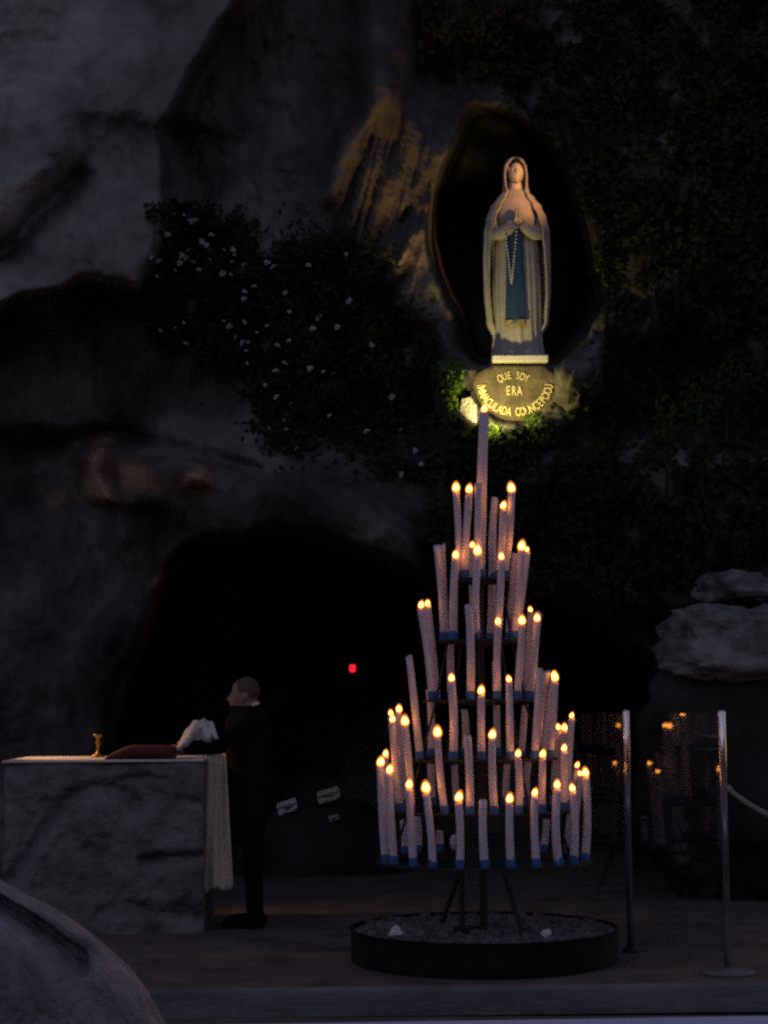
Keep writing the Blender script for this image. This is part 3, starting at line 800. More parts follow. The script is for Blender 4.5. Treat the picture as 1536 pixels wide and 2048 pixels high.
mb.add([at(924, 798, 15.62), at(942, 794, 15.56), at(953, 812, 15.5), at(953, 846, 15.5), at(934, 838, 15.56), at(920, 822, 15.64),
        at(924, 798, 16.3), at(942, 794, 16.3), at(953, 812, 16.3), at(953, 846, 16.3), at(934, 838, 16.3), at(920, 822, 16.3)],
       [(0, 1, 2, 3, 4, 5)] + [(i, 6 + i, 6 + (i + 1) % 6, (i + 1) % 6) for i in range(6)] + [tuple(range(11, 5, -1))])
tag(mb.build('stone_block', 'stone'), 'small pale stone block glowing in lamplight at the lower left of the inscription', 'stone')

# ================================================================== the candle stand
CD = 11.65; CXP = 966.0
C0 = at(CXP, 1700, CD).x
k_ = CD / FPX
TIERS = [(1738, 204), (1630, 172), (1521, 140), (1400, 104), (1279, 76), (1156, 50)]
TR = [h * k_ for _, h in TIERS]
TZ = [at(CXP, y, CD - r).z for (y, _), r in zip(TIERS, TR)]
SBASE = Vector((C0, CD, 0))
stand = empty('candle_stand', SBASE, 'tall tiered black iron candle stand on a round tray, in front of the cave', 'candle stand')
RT = 262 * k_
rimz = at(CXP, 1888, CD - RT).z
mb = MB()
mb.lathe(SBASE, [(RT - .02, .001), (RT - .004, .004), (RT - .002, .02), (RT - .002, rimz - .012), (RT + .006, rimz - .006), (RT + .006, rimz), (RT - .012, rimz), (RT - .014, rimz - .02), (RT - .02, .03)], 96, (True, True))
mb.build('tray', 'iron_dull', stand, smooth=False)
# bed of ash and wax in the tray
mb = MB(); rows = []
for i in range(26):
    r = (RT - .018) * i / 25 + .001
    rows.append([(C0 + r * math.cos(a), CD + r * math.sin(a), rimz - .02 + .012 * n1(r * math.cos(a) * 14, r * math.sin(a) * 14, 0)) for a in np.linspace(0, 2 * math.pi, 97)[:-1]])
mb.grid(rows, closed=True); tag(mb.build('ash_bed', 'ash', stand, smooth=True), kind='stuff')
mb = MB()
for k in range(260):
    a, r = random.uniform(0, 6.283), (RT - .05) * math.sqrt(random.random()); h = random.uniform(.005, .018)
    mb.box((C0 + r * math.cos(a), CD + r * math.sin(a), rimz - .018 + h * .6), (random.uniform(.006, .03), random.uniform(.006, .02), h), random.uniform(0, 3))
tag(mb.build('wax_scraps', 'ash', stand), kind='stuff')
for px, ln, tl in ((783, .07, .5), (803, .055, -.7), (1085, .05, 1.1)):
    mb = MB(); p = at(px, 1868, CD - .4); u = Vector((math.sin(tl), .3, math.cos(tl) * .6 + .2)).normalized(); q = Vector((p.x, CD - .4, rimz - .01))
    mb.tube([q, q + u * ln * .5, q + u * ln, q + u * (ln + .006)], [.024, .026, .023, .012], 14); mb.build('wax_stub', 'wax', stand, smooth=True)
# legs: an upright, a slanted brace and two hidden ones
zt = TZ[0]
mb = MB(); p = at(925, 1870, CD - .12); mb.tube([(p.x, CD - .12, rimz - .02), (p.x, CD - .12, zt)], .017, 10); mb.box((p.x + .03, CD - .12, rimz - .002), (.085, .07, .012)); mb.build('leg', 'iron', stand)
mb = MB(); a, b = at(1003, 1745, CD - .2), at(1046, 1868, CD - .3); mb.tube([(a.x, CD - .2, zt), (b.x, CD - .3, rimz - .02)], .016, 10); mb.build('leg', 'iron', stand)
mb = MB(); mb.tube([(C0 - .1, CD + .2, zt), (C0 - .25, CD + .35, rimz - .02)], .016, 10); mb.build('leg', 'iron', stand)
mb = MB(); mb.tube([(C0, CD, rimz - .02), (C0, CD, TZ[5] + .01)], .024, 12); mb.build('column', 'iron', stand)
for (y, h), r, z in zip(TIERS, TR, TZ):
    mb = MB(); w = .034
    mb.lathe((C0, CD, z), [(r - w, -.012), (r + w, -.012), (r + w, 0), (r + w * .9, .004), (r - w, .004), (r - w, -.012)], 72, (False, False))
    ring_o = mb.build('ring', 'iron', stand)
    for q in range(4 if r > .2 else 3):
        a = q * 2 * math.pi / (4 if r > .2 else 3) + .5
        mb = MB(); mb.tube([(C0 + .015 * math.cos(a), CD + .015 * math.sin(a), z - .03), (C0 + r * math.cos(a), CD + r * math.sin(a), z - .014)], .009, 8); mb.build('spoke', 'iron', ring_o)
        mb = MB(); zz = z - .26
        if z != TZ[0]:
            rl = TR[TZ.index(z) - 1]; zl = TZ[TZ.index(z) - 1]
            mb.tube([(C0 + r * math.cos(a), CD + r * math.sin(a), z - .014), (C0 + rl * math.cos(a), CD + rl * math.sin(a), zl + .004)], .008, 8); mb.build('strut', 'iron', ring_o)

# candles: tier, base x, top x, top y (flame or unlit tip), front 1 / back -1, lit
T = [
 (0, 774, 761, 1524, 1, 1), (0, 790, 779, 1539, 1, 1), (0, 827, 818, 1569, 1, 1), (0, 865, 852, 1575, 1, 1), (0, 919, 917, 1594, 1, 1), (0, 970, 966, 1601, 1, 0),
 (0, 1021, 1019, 1597, 1, 1), (0, 1069, 1069, 1585, 1, 1), (0, 1109, 1114, 1569, 1, 1), (0, 1137, 1145, 1576, 1, 1), (0, 1161, 1171, 1545, 1, 1),
 (0, 782, 771, 1507, -1, 1), (0, 1152, 1160, 1547, -1, 1), (0, 1140, 1154, 1530, -1, 1), (0, 812, 806, 1640, -1, 0), (0, 838, 834, 1632, -1, 0), (0, 881, 879, 1662, -1, 0), (0, 915, 911, 1668, -1, 0), (0, 1090, 1093, 1640, -1, 0),
 (1, 803, 785, 1438, 1, 1), (1, 824, 810, 1442, 1, 1), (1, 889, 875, 1464, 1, 1), (1, 940, 935, 1472, 1, 0), (1, 989, 984, 1469, 1, 1), (1, 1036, 1036, 1507, 1, 1), (1, 1079, 1085, 1508, 1, 1), (1, 1122, 1128, 1496, 1, 1),
 (1, 800, 782, 1426, -1, 1), (1, 812, 798, 1418, -1, 1), (1, 1112, 1117, 1454, -1, 1), (1, 1122, 1129, 1455, -1, 1), (1, 1135, 1143, 1431, -1, 1), (1, 868, 862, 1520, -1, 0), (1, 914, 909, 1530, -1, 0), (1, 1012, 1015, 1520, -1, 0), (1, 1054, 1057, 1512, -1, 0),
 (2, 842, 818, 1313, 1, 0), (2, 906, 903, 1356, 1, 1), (2, 963, 962, 1381, 1, 1), (2, 1020, 1018, 1358, 1, 1), (2, 1066, 1080, 1337, 1, 0), (2, 1096, 1110, 1354, 1, 1), (2, 1080, 1095, 1342, -1, 0), (2, 1092, 1107, 1349, -1, 1),
 (2, 864, 858, 1380, -1, 0), (2, 995, 991, 1324, -1, 1), (2, 932, 929, 1420, -1, 0), (2, 1046, 1050, 1410, -1, 0),
 (3, 868, 842, 1210, 1, 1), (3, 877, 855, 1207, -1, 1), (3, 941, 937, 1211, 1, 0), (3, 994, 996, 1243, 1, 1), (3, 1033, 1044, 1241, 1, 1), (3, 1058, 1074, 1236, 1, 1), (3, 1050, 1061, 1219, -1, 1), (3, 1062, 1078, 1224, -1, 0), (3, 905, 900, 1250, -1, 0),
 (4, 892, 873, 1091, 1, 0), (4, 909, 911, 1110, 1, 1), (4, 897, 884, 1089, -1, 0), (4, 954, 955, 1101, 1, 1), (4, 948, 944, 1090, -1, 1), (4, 995, 1003, 1113, 1, 1), (4, 1030, 1043, 1092, 1, 1), (4, 1036, 1054, 1099, -1, 1), (4, 1022, 1031, 1108, -1, 0), (4, 980, 984, 1112, -1, 0),
 (5, 922, 912, 975, 1, 1), (5, 932, 938, 978, 1, 1), (5, 991, 990, 996, -1, 0), (5, 1001, 1006, 1011, 1, 1), (5, 1013, 1023, 976, 1, 1), (5, 958, 957, 968, 1, 0),
]
TIERNAME = ['bottom ring', 'second lowest ring', 'third lowest ring', 'third highest ring', 'second highest ring', 'topmost ring']
ORD = ['first', 'second', 'third', 'fourth', 'fifth', 'sixth', 'seventh', 'eighth', 'ninth', 'tenth', 'eleventh', 'twelfth', 'thirteenth', 'fourteenth']
def flame_shape(p, s, lean, w, h, up):
    mb = MB(); rows = []; n = 12
    for i in range(11):
        t = i / 10; r = max(.02, math.sqrt(t * (1 - t)) * (1.18 - .5 * t))
        rows.append([Vector(p) + Vector((math.cos(a) * r * w * s + lean * t * t, math.sin(a) * r * w * s, (t - .45) * h * s + up * s)) for a in np.linspace(0, 2 * math.pi, n + 1)[:-1]])
    mb.grid(rows, closed=True); mb.f += [tuple(range(n - 1, -1, -1)), tuple(10 * n + j for j in range(n))]; mb.m += [0, 0]
    return mb
def flame_part(parent, p, s, lean):
    o = flame_shape(p, s, lean, .056, .078, 0).build('flame', 'flame_mantle', parent, smooth=True)
    flame_shape(p, s, lean * .6, .038, .052, -.001).build('flame_core', 'flame', o, smooth=True)
    return o
def candle(base, top, rad, lit, label, group, fs=1.0):
    base = Vector(base); top = Vector(top)
    e = empty('candle', base, label, 'candle', group)
    wt = top - Vector((0, 0, .030 * fs)) if lit else top
    ax = wt - base; L = ax.length; u = ax.normalized()
    sd = random.random() * 100
    side = Vector((1, 0, 0)); fw = u.cross(side).normalized(); side = fw.cross(u)
    rows = []; n = 16; NS = 16; bend = random.gauss(0, .006); bn2 = random.gauss(0, .006)
    for i in range(NS + 1):
        t = .03 + .97 * i / NS
        r = rad * (1 - .12 * t) * (1 + .02 * math.sin(sd + t * 9)); row = []
        for j in range(n):
            a = 2 * math.pi * j / n
            drip = 0
            if lit and t > .55: drip = .10 * max(0, math.sin(3 * a + sd) ) ** 3 * min(1, (t - .55) * 3) * (1 if math.sin(5 * a + sd * 2) > -.2 else .3)
            tip = 0
            if i == NS: tip = rad * (.28 * math.sin(a + sd) + (.15 * math.sin(2 * a + sd)))
            row.append(base + u * (L * t + tip) + (side * bend + fw * bn2) * math.sin(math.pi * t) + (side * math.cos(a) + fw * math.sin(a)) * r * (1 + drip))
        rows.append(row)
    row2 = [base + u * (L - .008) + (p - (base + u * L)) * .62 for p in rows[-1]]
    mb = MB(); mb.grid(rows + [row2], closed=True); k = len(mb.v)
    mb.f.append(tuple(k - n + j for j in range(n))); mb.f.append(tuple(range(n - 1, -1, -1))); mb.m += [0, 0]
    mb.build('wax_body', 'wax', e, smooth=True)
    mb = MB(); hb = .048 if rad < .03 else .055
    mb.tube([base, base + u * .006, base + u * hb, base + u * (hb + .003)], [rad * 1.12, rad * 1.14, rad * 1.10, rad * 1.02], 16, cap=False); mb.build('wrapper', 'wrapper_blue', e, smooth=True)
    mb = MB(); w0 = base + u * (L - .01); mb.tube([w0, w0 + u * .014 + side * .001, w0 + u * .026 + side * .004], [.0022, .002, .0014], 6); mb.build('wick', 'wick', e)
    if lit: flame_part(e, top, fs * random.uniform(.82, 1.02), random.uniform(-.008, .014))
    return e
cnt = {}
order = sorted(range(len(T)), key=lambda i: (T[i][0], -T[i][4], T[i][1]))
for i in order:
    t, bx, tx, ty, fr, lit = T[i]
    r = TR[t]; z = TZ[t] + .004; dx = max(-r, min(r, (bx - CXP) * k_))
    dd = math.sqrt(max(0, r * r - dx * dx)); Dp = CD - fr * dd
    base_p = at(bx, TIERS[t][0], Dp); base_p.z = z
    if t == 0:                                  # bring the foot exactly onto the ring
        pass
    v = Vector((base_p.x - C0, base_p.y - CD, 0)); v = v.normalized() * r; base_p.x, base_p.y = C0 + v.x, CD + v.y
    key = (t, fr); cnt[key] = cnt.get(key, 0) + 1
    lab = '%s candle, %s from left, %s of the %s' % ('lit' if lit else 'unlit', ORD[cnt[key] - 1], 'front' if fr > 0 else 'back', TIERNAME[t])
    top_p = at(tx, ty, base_p.y)
    candle(base_p, top_p, random.uniform(.0225, .0265), lit, lab, 'candles on the tiered stand', random.uniform(.80, 1.15) if fr > 0 else random.uniform(.62, .92))
candle((C0, CD, TZ[5] + .012), at(968, 818, CD), .0345, 1, 'tallest and thickest lit candle at the very top of the stand', 'candles on the tiered stand', 1.0)

# ================================================================== glass screens, posts, rope
P2 = Vector((*at(1450, 1700, 11.0).xy, 0)); P2.y = 11.0
P1 = Vector((*at(1257, 1700, 11.95).xy, 0)); P1.y = 11.95
PT = at(1447, 1420, 11.0).z
def post(p, label, base_r=.075, flange=False):
    e = empty('post', p, label, 'post', 'polished metal posts of the glass screen')
    mb = MB(); mb.lathe(p, [(.021, .004), (.021, PT - .012), (.017, PT - .003), (.008, PT)], 24); mb.build('tube', 'chrome', e, smooth=True)
    mb = MB(); mb.lathe(p, [(base_r, .001), (base_r, .012), (base_r - .01, .018), (.03, .022), (.024, .035)], 32); mb.build('base_plate', 'iron' if not flange else 'step_stone', e, smooth=True)
    return e
post(P2, 'polished metal post nearest the right edge, with the rope tied to it', .16, True)
post(P1, 'polished metal post standing beside the candle stand tray', .05)
def pane(a, b, z0, z1, label):
    e = empty('glass_screen', (a + b) / 2, label, 'glass screen', 'glass screens round the candle stand')
    d = (b - a).normalized(); n = Vector((-d.y, d.x, 0)) * .004
    a2, b2 = a + d * .024, b - d * .024; mb = MB()
    vs = []
    for q in (a2 - n, b2 - n, b2 + n, a2 + n):
        vs += [Vector((q.x, q.y, z0)), Vector((q.x, q.y, z1))]
    mb.add(vs, [(0, 2, 3, 1), (2, 4, 5, 3), (4, 6, 7, 5), (6, 0, 1, 7), (1, 3, 5, 7), (0, 6, 4, 2)])
    mb.build('pane', 'pane_glass', e)
    return e
pane(P2, P1, .014, PT - .02, 'clear glass screen panel between the two metal posts, mirroring a few flames')
pane(P1, Vector((.45, 13.0, 0)), .014, PT - .02, 'clear glass screen panel curving behind the candle stand')
rp0 = at(1457, 1578, 11.0); rp1 = at(1760, 1600, 10.8)
pts = []
for i in range(25):
    t = i / 24; p = rp0.lerp(rp1, t); p.z -= .34 * 4 * t * (1 - t) * .5; pts.append(p)
mb = MB(); mb.tube(pts, .016, 10)
rope = mb.build('rope', 'rope', smooth=True); tag(rope, 'thick pale barrier rope sagging from the rightmost metal post', 'rope')
mb = MB(); mb.sphere(rp0, (.024, .024, .024), 12, 8); mb.build('knot', 'rope', rope, smooth=True)
P3_ = Vector((rp1.x, rp1.y, 0)); post(P3_, 'metal post out of frame that carries the far end of the rope', .12)

# ================================================================== altar and what is on it
AD = 13.0
aL, aR_ = at(6, 1600, AD).x, at(404, 1600, AD).x
aT = at(200, 1526, AD).z
mb = MB(); NXg, NZg = 110, 84; rows = []
def seg_d(px, py, poly):
    best = 1e9
    for (x0, y0), (x1, y1) in zip(poly[:-1], poly[1:]):
        dx, dy = x1 - x0, y1 - y0; t = max(0, min(1, ((px - x0) * dx + (py - y0) * dy) / (dx * dx + dy * dy)))
        best = min(best, math.hypot(px - x0 - t * dx, py - y0 - t * dy))
    return best
G1 = [(14, 1735), (50, 1690), (90, 1640), (130, 1592), (165, 1575), (205, 1570), (245, 1580), (270, 1602)]
G2 = [(285, 1697), (330, 1694), (402, 1690)]; G3 = [(235, 1556), (290, 1552), (330, 1556)]; G4 = [(355, 1590), (400, 1600)]; G5 = [(200, 1790), (240, 1775), (400, 1800)]; G6 = [(30, 1600), (60, 1620), (40, 1670)]
pp = []
for iz in range(NZg + 1):
    for ix in range(NXg + 1): pp.append((aL + (aR_ - aL) * ix / NXg, 0, aT * iz / NZg))
pp = np.array(pp)
nzv = .05 * fbm(pp * 2.6 + 3, 5, 71) + .03 * fbm(pp * 7 + 9, 3, 33)
rows = []; k = 0
for iz in range(NZg + 1):
    r = []
    for ix in range(NXg + 1):
        fx, fz = ix / NXg, iz / NZg; px = 6 + 398 * fx; py = 1822 - 296 * fz
        d = nzv[k]; k += 1
        for gg, w, a_ in ((G1, 13, .085), (G2, 9, .09), (G3, 6, .04), (G4, 7, .04), (G5, 14, .05), (G6, 9, .04)):
            d += a_ * math.exp(-(seg_d(px, py, gg) / w) ** 2)
        edge = max(0, 1 - min(fx, 1 - fx) / .03) * .03
        d += edge + .02 * max(0, (fz - .985) / .015)
        xo = .02 * n1(fz * 6, 3 if fx < .5 else 9, 0, 3) * (abs(fx - .5) * 2) ** 6
        r.append((aL + (aR_ - aL) * fx + xo, AD + .03 + d, aT * fz + .002))
    rows.append(r)
mb.grid(rows)
b = .95

bk = [[(p[0], AD + b, p[2]) for p in r] for r in rows]
mb.grid([rows[-1], [(p[0], p[1] + .3, aT + .002 + .004 * math.sin(i * .7)) for i, p in enumerate(rows[-1])], bk[-1]])
mb.grid([[r[-1] for r in rows], [r[-1] for r in bk]]); mb.grid([[r[0] for r in bk], [r[0] for r in rows]]); mb.grid(bk[::-1])
altar = mb.build('altar', 'altar_stone', smooth=True)
md = altar.modifiers.new('edge', 'EDGE_SPLIT'); md.split_angle = R(50)
tag(altar, 'rough hewn grey stone altar block with an arched crack, at the left of the cave', 'altar')
mb = MB(); mb.box(((aL + aR_) / 2, AD + .47, aT + .012), ((aR_ - aL) / 2 + .012, .47, .009), bev=.004)
ac = mb.build('altar_cloth', 'linen_white'); tag(ac, 'thin white cloth along the top of the altar, edge glowing in warm light', 'altar cloth')
aT2 = aT + .022
# maroon cushion
c0, c1 = at(216, 1520, AD + .25), at(350, 1520, AD + .25)
mb = MB(); rows = []
for i in range(25):
    t = i / 24; h = .092 * (min(1, t / .35) ** .7) * (1 - .12 * max(0, (t - .8) / .2)) + .006
    r = []
    for j in range(17):
        a = math.pi * 2 * j / 16
        r.append((c0.x + (c1.x - c0.x) * t, AD + .22 + .16 * math.copysign(abs(math.cos(a)) ** .6, math.cos(a)), aT2 + h / 2 + h / 2 * math.copysign(abs(math.sin(a)) ** .6, math.sin(a))))
    rows.append(r[:-1])
mb.grid(rows, closed=True); mb.f += [tuple(range(15, -1, -1)), tuple(24 * 16 + j for j in range(16))]; mb.m += [0, 0]
tag(mb.build('cushion', 'maroon', smooth=True), 'flat maroon cushion lying on the right half of the altar', 'cushion')
# brass candlestick and hidden lights on the altar
def votive(px, D, lit, label):
    p = at(px, 1500, D); p.z = aT2
    e = empty('votive_light', p, label, 'votive light', 'small lights on the altar')
    mb = MB(); mb.lathe(p, [(.018, .001), (.02, .004), (.022, .03), (.02, .03), (.018, .01)], 16, (True, True)); mb.build('cup', 'brass', e, smooth=True)
    mb = MB(); mb.lathe(p, [(.0175, .012), (.0175, .022), (.012, .024)], 14); mb.build('wax_body', 'wax', e, smooth=True)
    if lit: flame_part(e, p + Vector((0, 0, .045)), .8, 0)
votive(275, AD + .52, 1, 'small votive light burning behind the cushion on the altar')
votive(325, AD + .5, 1, 'small votive light burning on the altar next to the hand holding the cloth')
p = at(196, 1500, AD + .62); p.z = aT2
e = empty('candlestick', p, 'small brass candlestick glinting on the altar, left of the cushion', 'candlestick')
mb = MB(); mb.lathe(p, [(.05, .001), (.052, .01), (.03, .02), (.012, .035), (.012, .09), (.022, .105), (.012, .12), (.014, .14), (.034, .155), (.036, .165)], 20); mb.build('stem', 'brass', e, smooth=True)

lt = at(-80, 1270, 13.75)
floodlight('floodlight', lt, at(190, 1524, 13.6), 95, (1.0, .45, .17), R(62), 1.0, 'warm pole lamp at the left end of the altar, beyond the picture edge', mount=(lt.x, lt.y, 0.0))

# long cream cloth hanging at the altar's right end and the white cloth being folded
def cloth(name, m, pts_top, pts_bot, D0, D1, label, nf=7, amp=.022, seed=0, rowsn=40):
    mb = MB(); rows = []
    for i in range(rowsn):
        t = i / (rowsn - 1); r = []
        for j in range(33):
            u = j / 32
            x = (pts_top[0][0] * (1 - u) + pts_top[1][0] * u) * (1 - t) + (pts_bot[0][0] * (1 - u) + pts_bot[1][0] * u) * t
            y = (pts_top[0][1] * (1 - u) + pts_top[1][1] * u) * (1 - t) + (pts_bot[0][1] * (1 - u) + pts_bot[1][1] * u) * t
            y += (4 * math.sin(u * 9 + seed) + 2 * math.sin(u * 23)) * (t ** 6)
            d = D0 + (D1 - D0) * t + amp * (.35 + t * .65) * math.sin(u * nf + seed + 1.5 * math.sin(t * 2.1 + seed)) + .01 * math.sin(u * 17 + t * 5)
            r.append(at(x, y, d))
        rows.append(r)
    mb.grid(rows); o = mb.build(name, m, smooth=True, solid=.006); tag(o, label, 'cloth'); return o
cloth('hanging_cloth', 'linen_cream', [(405, 1512), (452, 1506)], [(408, 1782), (466, 1776)], 13.30, 13.18, 'long cream cloth hanging straight down beside the right end of the altar', 8, .03, 1)
mb = MB(); rows = []
for i in range(30):
    t = i / 29; r = []
    for j in range(34):
        u = j / 33; x = 356 + 76 * u + 3 * math.sin(t * 6)
        yt = np.interp(x, [350, 358, 372, 388, 408, 424, 434], [1494, 1488, 1464, 1443, 1439, 1445, 1472]) + 2 * math.sin(x * .35); yb = np.interp(x, [350, 400, 434], [1500, 1494, 1486])
        d = 13.30 - .09 * math.sin(t * math.pi) + .035 * math.sin(u * 10 + t * 4) + .02 * math.sin(u * 21 - t * 9) + .02 * n1(u * 6, t * 6, 3, 3)
        r.append(at(x, yt + (yb - yt) * t, d))
    rows.append(r)
mb.grid(rows); tag(mb.build('folded_cloth', 'linen_white', smooth=True, solid=.02), 'bunched white cloth held up above the altar by the man in black', 'cloth')

# ------------------------------------------------------------------ the man in black
def limb(mb, pts, rad, n=12): mb.tube(pts, rad, n); [mb.sphere(p, (r, r, r), 12, 8) for p, r in zip(pts, rad)]
MD = 13.42
def mp(x, y, d=0.0): return at(x, y, MD + d)
foot = mp(490, 1822); foot.z = 0
man = empty('person', foot, 'person in a black suit and white collar bending over the altar', 'person', None)
mb = MB()
hip = mp(505, 1600); ch = mp(497, 1470); nk = mp(499, 1420); hd = mp(489, 1390)
limb(mb, [hip + Vector((0, 0, -.02)), mp(503, 1555), mp(498, 1500), mp(497, 1455), mp(500, 1432)], [.155, .145, .165, .175, .10], 16)
for s_ in (-1, 1): mb.sphere(mp(497, 1445, .17 * s_), (.085, .085, .085), 12, 8)
limb(mb, [mp(500, 1430), mp(497, 1412), mp(494, 1400)], [.062, .055, .055])
mb.sphere(hd, (.092, .078, .118), 20, 16, Matrix.Rotation(R(-18), 3, 'Y'))
mb.sphere(hd + Vector((-.055, 0, -.055)), (.05, .05, .055), 14, 10)
mb.tube([hd + Vector((-.085, 0, .02)), hd + Vector((-.118, 0, -.035)), hd + Vector((-.09, 0, -.045))], [.012, .016, .012], 8)     # nose
mb.sphere(hd + Vector((-.092, 0, -.085)), (.016, .03, .012), 10, 6)                                                                # lips
for s_ in (-1, 1): mb.sphere(hd + Vector((.012, .078 * s_, -.01)), (.022, .014, .034), 10, 8)
for s_ in (-1, 1):                                                  # arms reach forward over the altar
    sh = mp(495, 1447, .18 * s_); el = mp(446, 1492, .17 * s_ ); wr = mp(368, 1499, .08 * s_)
    if s_ < 0: el = mp(440, 1484, -.16); wr = mp(366, 1496, -.15)
    limb(mb, [sh, el, wr], [.07, .058, .045]); limb(mb, [wr, wr + (wr - el).normalized() * .05], [.032, .034])
    dv = (wr - el).normalized(); pw_ = wr + dv * .075
    for q in range(4):
        a = pw_ + Vector((0, (q - 1.5) * .019, .004)); limb(mb, [a - dv * .02, a + dv * .03, a + dv * .045 + Vector((0, 0, -.03))], [.010, .0095, .008], 8)
    a = pw_ + Vector((0, -.036 * s_, .01)); limb(mb, [a - dv * .04, a + dv * .0 + Vector((0, 0, .02)), a + dv * .03 + Vector((0, 0, .01))], [.012, .011, .009], 8)
for s_ in (-1, 1):
    limb(mb, [hip + Vector((0, .09 * s_, 0)), mp(506, 1705, .1 * s_), Vector((mp(510, 1800).x, MD + .1 * s_, .09))], [.105, .075, .055])
    fx = mp(510, 1800).x; limb(mb, [Vector((fx + .04, MD + .1 * s_, .045)), Vector((fx - .12, MD + .11 * s_, .04)), Vector((fx - .2, MD + .115 * s_, .03))], [.045, .042, .03])
neck_z = mp(494, 1411).z; wrx = mp(372, 1496).x
remesh(mb, 'body', ['skin', 'suit_black'], .011, man, 3, lambda c: 0 if (c.z > neck_z and c.x < mp(530, 1400).x) or c.x < wrx else 1)
mb = MB(); mb.sphere(hd + Vector((.016, 0, .028)), (.096, .084, .104), 20, 12); 
hv = [v for v in mb.v]
mb2 = MB()
for f in mb.f:
    c = sum((Vector(hv[i]) for i in f), Vector()) / len(f)
    if c.z > hd.z - .03 + (.09 if c.x < hd.x - .03 else 0) * 1.0: mb2.add([hv[i] for i in f], [tuple(range(len(f)))])
mb2.build('hair', 'hair_grey', man, smooth=True)
mb = MB(); c = mp(502, 1412); mb.lathe((0, 0, 0), [(.066, -.012), (.062, .0), (.058, .014)], 24, (False, False))
mb.v = [tuple(c + Matrix.Rotation(R(-22), 3, 'Y') @ Vector(p)) for p in mb.v]; mb.build('collar', 'linen_white', man, smooth=True, solid=.006)

# ------------------------------------------------------------------ papers on the dark boulder and the red lamp
from mathutils.bvhtree import BVHTree
bo = [o for o in bpy.data.objects if o.name.startswith('boulder') and 'papers' in o['label']][0]
bv = BVHTree.FromPolygons([v.co[:] for v in bo.data.vertices], [p.vertices[:] for p in bo.data.polygons])
for px, py, w, h, lab, m in ((574, 1613, 42, 24, 'crumpled bluish white paper lying on the dark boulder, nearest the man', 'paper'), (657, 1590, 48, 24, 'pale crumpled cloth on top of the dark boulder', 'linen_cream'), (668, 1636, 22, 10, 'tiny white scrap below the pale cloth on the boulder', 'paper')):
    d = (at(px, py, 10) - Vector(CAM)).normalized(); hit = bv.ray_cast(Vector(CAM), d)[0]
    Dh = (hit.y if hit else 17.2) - .03
    mb = MB(); rows = []
    for i in range(9):
        r = []
        for j in range(11):
            u, t = j / 10 - .5, i / 8 - .5
            wdt = w * (1 - .35 * abs(t)) ; r.append(at(px + u * wdt + 4 * t, py + t * h - u * h * .5 , Dh + .03 * math.sin(u * 9 + t * 5) + .02 * math.sin(t * 11) - .03 * (t < 0)))
        rows.append(r)
    mb.grid(rows); tag(mb.build('paper_sheet', m, solid=.006), lab, 'paper', 'scraps on the dark boulder')
p = at(705, 1336, 19.0)
e = empty('sanctuary_lamp', p + Vector((0, 0, -.06)), 'small glowing red lamp deep inside the cave', 'lamp')
mb = MB(); mb.lathe(p, [(.012, -.045), (.03, -.035), (.034, 0), (.03, .03), (.02, .036)], 16); mb.build('glass', 'red_glow', e, smooth=True)
mb = MB(); mb.lathe(p, [(.016, -.06), (.02, -.05), (.014, -.044)], 12); mb.tube([p + Vector((0, 0, -.055)), p + Vector((0, .3, -.1)), p + Vector((0, 3.5, -.15))], .012, 8); mb.build('bracket', 'iron', e)

# ------------------------------------------------------------------ the person in the foreground
FDp = 3.4
fx0 = at(-185, 1700, FDp).x; fp = Vector((fx0, FDp, LOW))
per = empty('person', fp, 'person in a grey rain cape seen from behind, cropped at the lower left corner', 'person')
zs = lambda y: at(0, y, FDp).z
mb = MB(); nz_ = zs(1700)
limb(mb, [fp + Vector((0, 0, .95)), fp + Vector((0, 0, 1.15)), fp + Vector((0, 0, 1.38)), Vector((fx0, FDp, zs(1745)))], [.14, .13, .13, .07], 16)
limb(mb, [Vector((fx0, FDp, zs(1750))), Vector((fx0, FDp - .0, zs(1660)))], [.06, .058])
hdz = zs(1600); hc = Vector((fx0 - .01, FDp + .03, hdz + .02))
mb.sphere(hc, (.078, .098, .12), 20, 16); mb.sphere(hc + Vector((0, .075, -.06)), (.05, .05, .06), 12, 10)
mb.tube([hc + Vector((0, .09, .02)), hc + Vector((0, .125, -.03)), hc + Vector((0, .095, -.045))], [.012, .016, .012], 8)
for s_ in (-1, 1):
    mb.sphere(hc + Vector((.08 * s_, .0, -.01)), (.014, .022, .034), 10, 8)
    sh = Vector((fx0 + .15 * s_, FDp, zs(1885))); limb(mb, [sh, sh + Vector((.06 * s_, .02, -.28)), sh + Vector((-.02 * s_, .2, -.36)), sh + Vector((-.08 * s_, .26, -.35))], [.06, .05, .038, .03])
    hnd = sh + Vector((-.08 * s_, .26, -.35))
    for q in range(4): limb(mb, [hnd + Vector((-.0 * s_, .02, (q - 1.5) * .02)), hnd + Vector((-.05 * s_, .055, (q - 1.5) * .02)), hnd + Vector((-.085 * s_, .04, (q - 1.5) * .02))], [.011, .010, .008], 8)
    limb(mb, [hnd + Vector((0, 0, .035)), hnd + Vector((-.03 * s_, .03, .055)), hnd + Vector((-.055 * s_, .04, .05))], [.012, .011, .009], 8)
    limb(mb, [fp + Vector((.09 * s_, 0, .95)), fp + Vector((.1 * s_, .01, .52)), fp + Vector((.1 * s_, 0, .1))], [.1, .07, .052])
    limb(mb, [fp + Vector((.1 * s_, -.04, .05)), fp + Vector((.11 * s_, .12, .045)), fp + Vector((.115 * s_, .2, .035))], [.045, .042, .03])
remesh(mb, 'body', ['skin', 'trousers'], .014, per, 3, lambda c: 0 if c.z > zs(1730) or (c.y > FDp + .24 and c.z > .6) else 1)
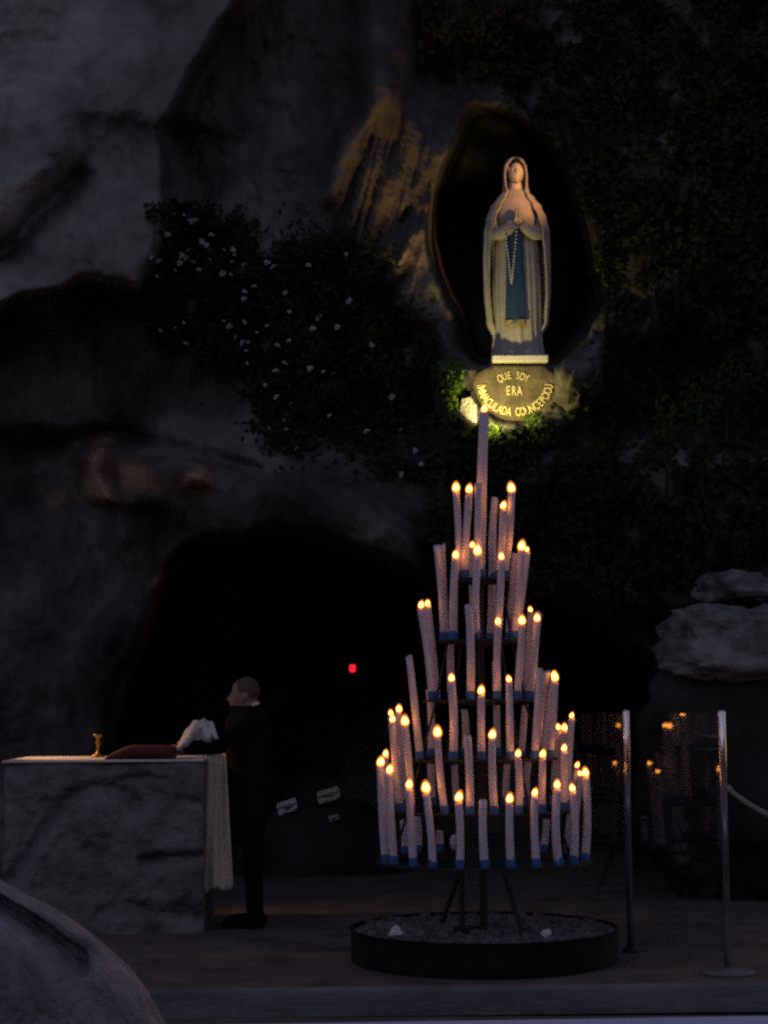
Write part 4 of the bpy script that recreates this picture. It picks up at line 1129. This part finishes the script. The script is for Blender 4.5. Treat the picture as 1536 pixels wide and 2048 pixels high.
mb = MB(); mb.sphere(hc + Vector((0, -.015, .03)), (.088, .105, .112), 20, 12)
mb2 = MB(); hv = mb.v
for f in mb.f:
    c = sum((Vector(hv[i]) for i in f), Vector()) / len(f)
    if c.z > hc.z - .05 + (.09 if c.y > hc.y + .04 else 0): mb2.add([hv[i] for i in f], [tuple(range(len(f)))])
mb2.build('hair', 'hair_grey', per, smooth=True)
# the cape: outline taken through the shoulder, with a folded yoke
OUT = [(1690, -120), (1720, -80), (1765, 0), (1795, 55), (1820, 105), (1850, 152), (1875, 188), (1905, 222), (1940, 256), (1985, 290), (2048, 326), (2150, 360), (2300, 385), (2600, 410), (2800, 420)]
mb = MB(); rows = []
for i in range(150):
    y = 1690 + (2790 - 1690) * (i / 149) ** 1.6
    for (y0, x0), (y1, x1) in zip(OUT[:-1], OUT[1:]):
        if y0 <= y <= y1: xe = x0 + (x1 - x0) * (y - y0) / (y1 - y0)
    z = zs(y); hw = at(xe, y, FDp).x - fx0; hd_ = .07 + .15 * min(1, (i / 149) ** .8 * 2.0)
    r = []
    for j in range(160):
        a = 2 * math.pi * j / 160; cx, sy = math.sin(a), -math.cos(a)
        f = 1.0
        low = min(1, max(0, (y - 1850) / 250))
        f2 = .06 * low * (math.sin(9 * a + .02 * y * .6) + .6 * math.sin(17 * a + 2 + y * .004))
        f2 += .012 * n1(cx * 5, sy * 5, z * 6, 3)
        push = 0.0
        if sy < .2 and cx > -.3:                  # a soft hood fold lying along the shoulder, with a crease at its end
            pxx = (fx0 + hw * cx) / FDp * FPX * .995 + W0 / 2; dep = y - np.interp(pxx, [-150, 0, 105, 188, 300], [1678, 1765, 1820, 1875, 2000])
            end = 1 / (1 + math.exp((pxx - 194) / 5)); w_ = 14 + 26 * min(1, max(0, (pxx + 60) / 220))
            push = end * (.10 * math.exp(-((dep - w_ * 1.05) / (w_ * .62)) ** 2) - .012 * math.exp(-(dep / 6) ** 2)) - .012 * math.exp(-((pxx - 206) / 9) ** 2) * math.exp(-((dep - 30) / 40) ** 2)
        push += .030 * low * n1(cx * 7 + z * 2, sy * 3, z * 1.6, 3) + .024 * n1(cx * 17 - z * 9, sy * 2, z * 2.6, 3) + .006 * n1(cx * 16, sy * 9, z * 9 + cx * 8, 2)
        r.append((fx0 + hw * cx * (1 + f2 * .10), FDp + hd_ * sy * (1 + f2 * 2.2) + push, z))
    rows.append(r)
mb.grid(rows, closed=True)
cape = mb.build('rain_cape', 'jacket', per, smooth=True)
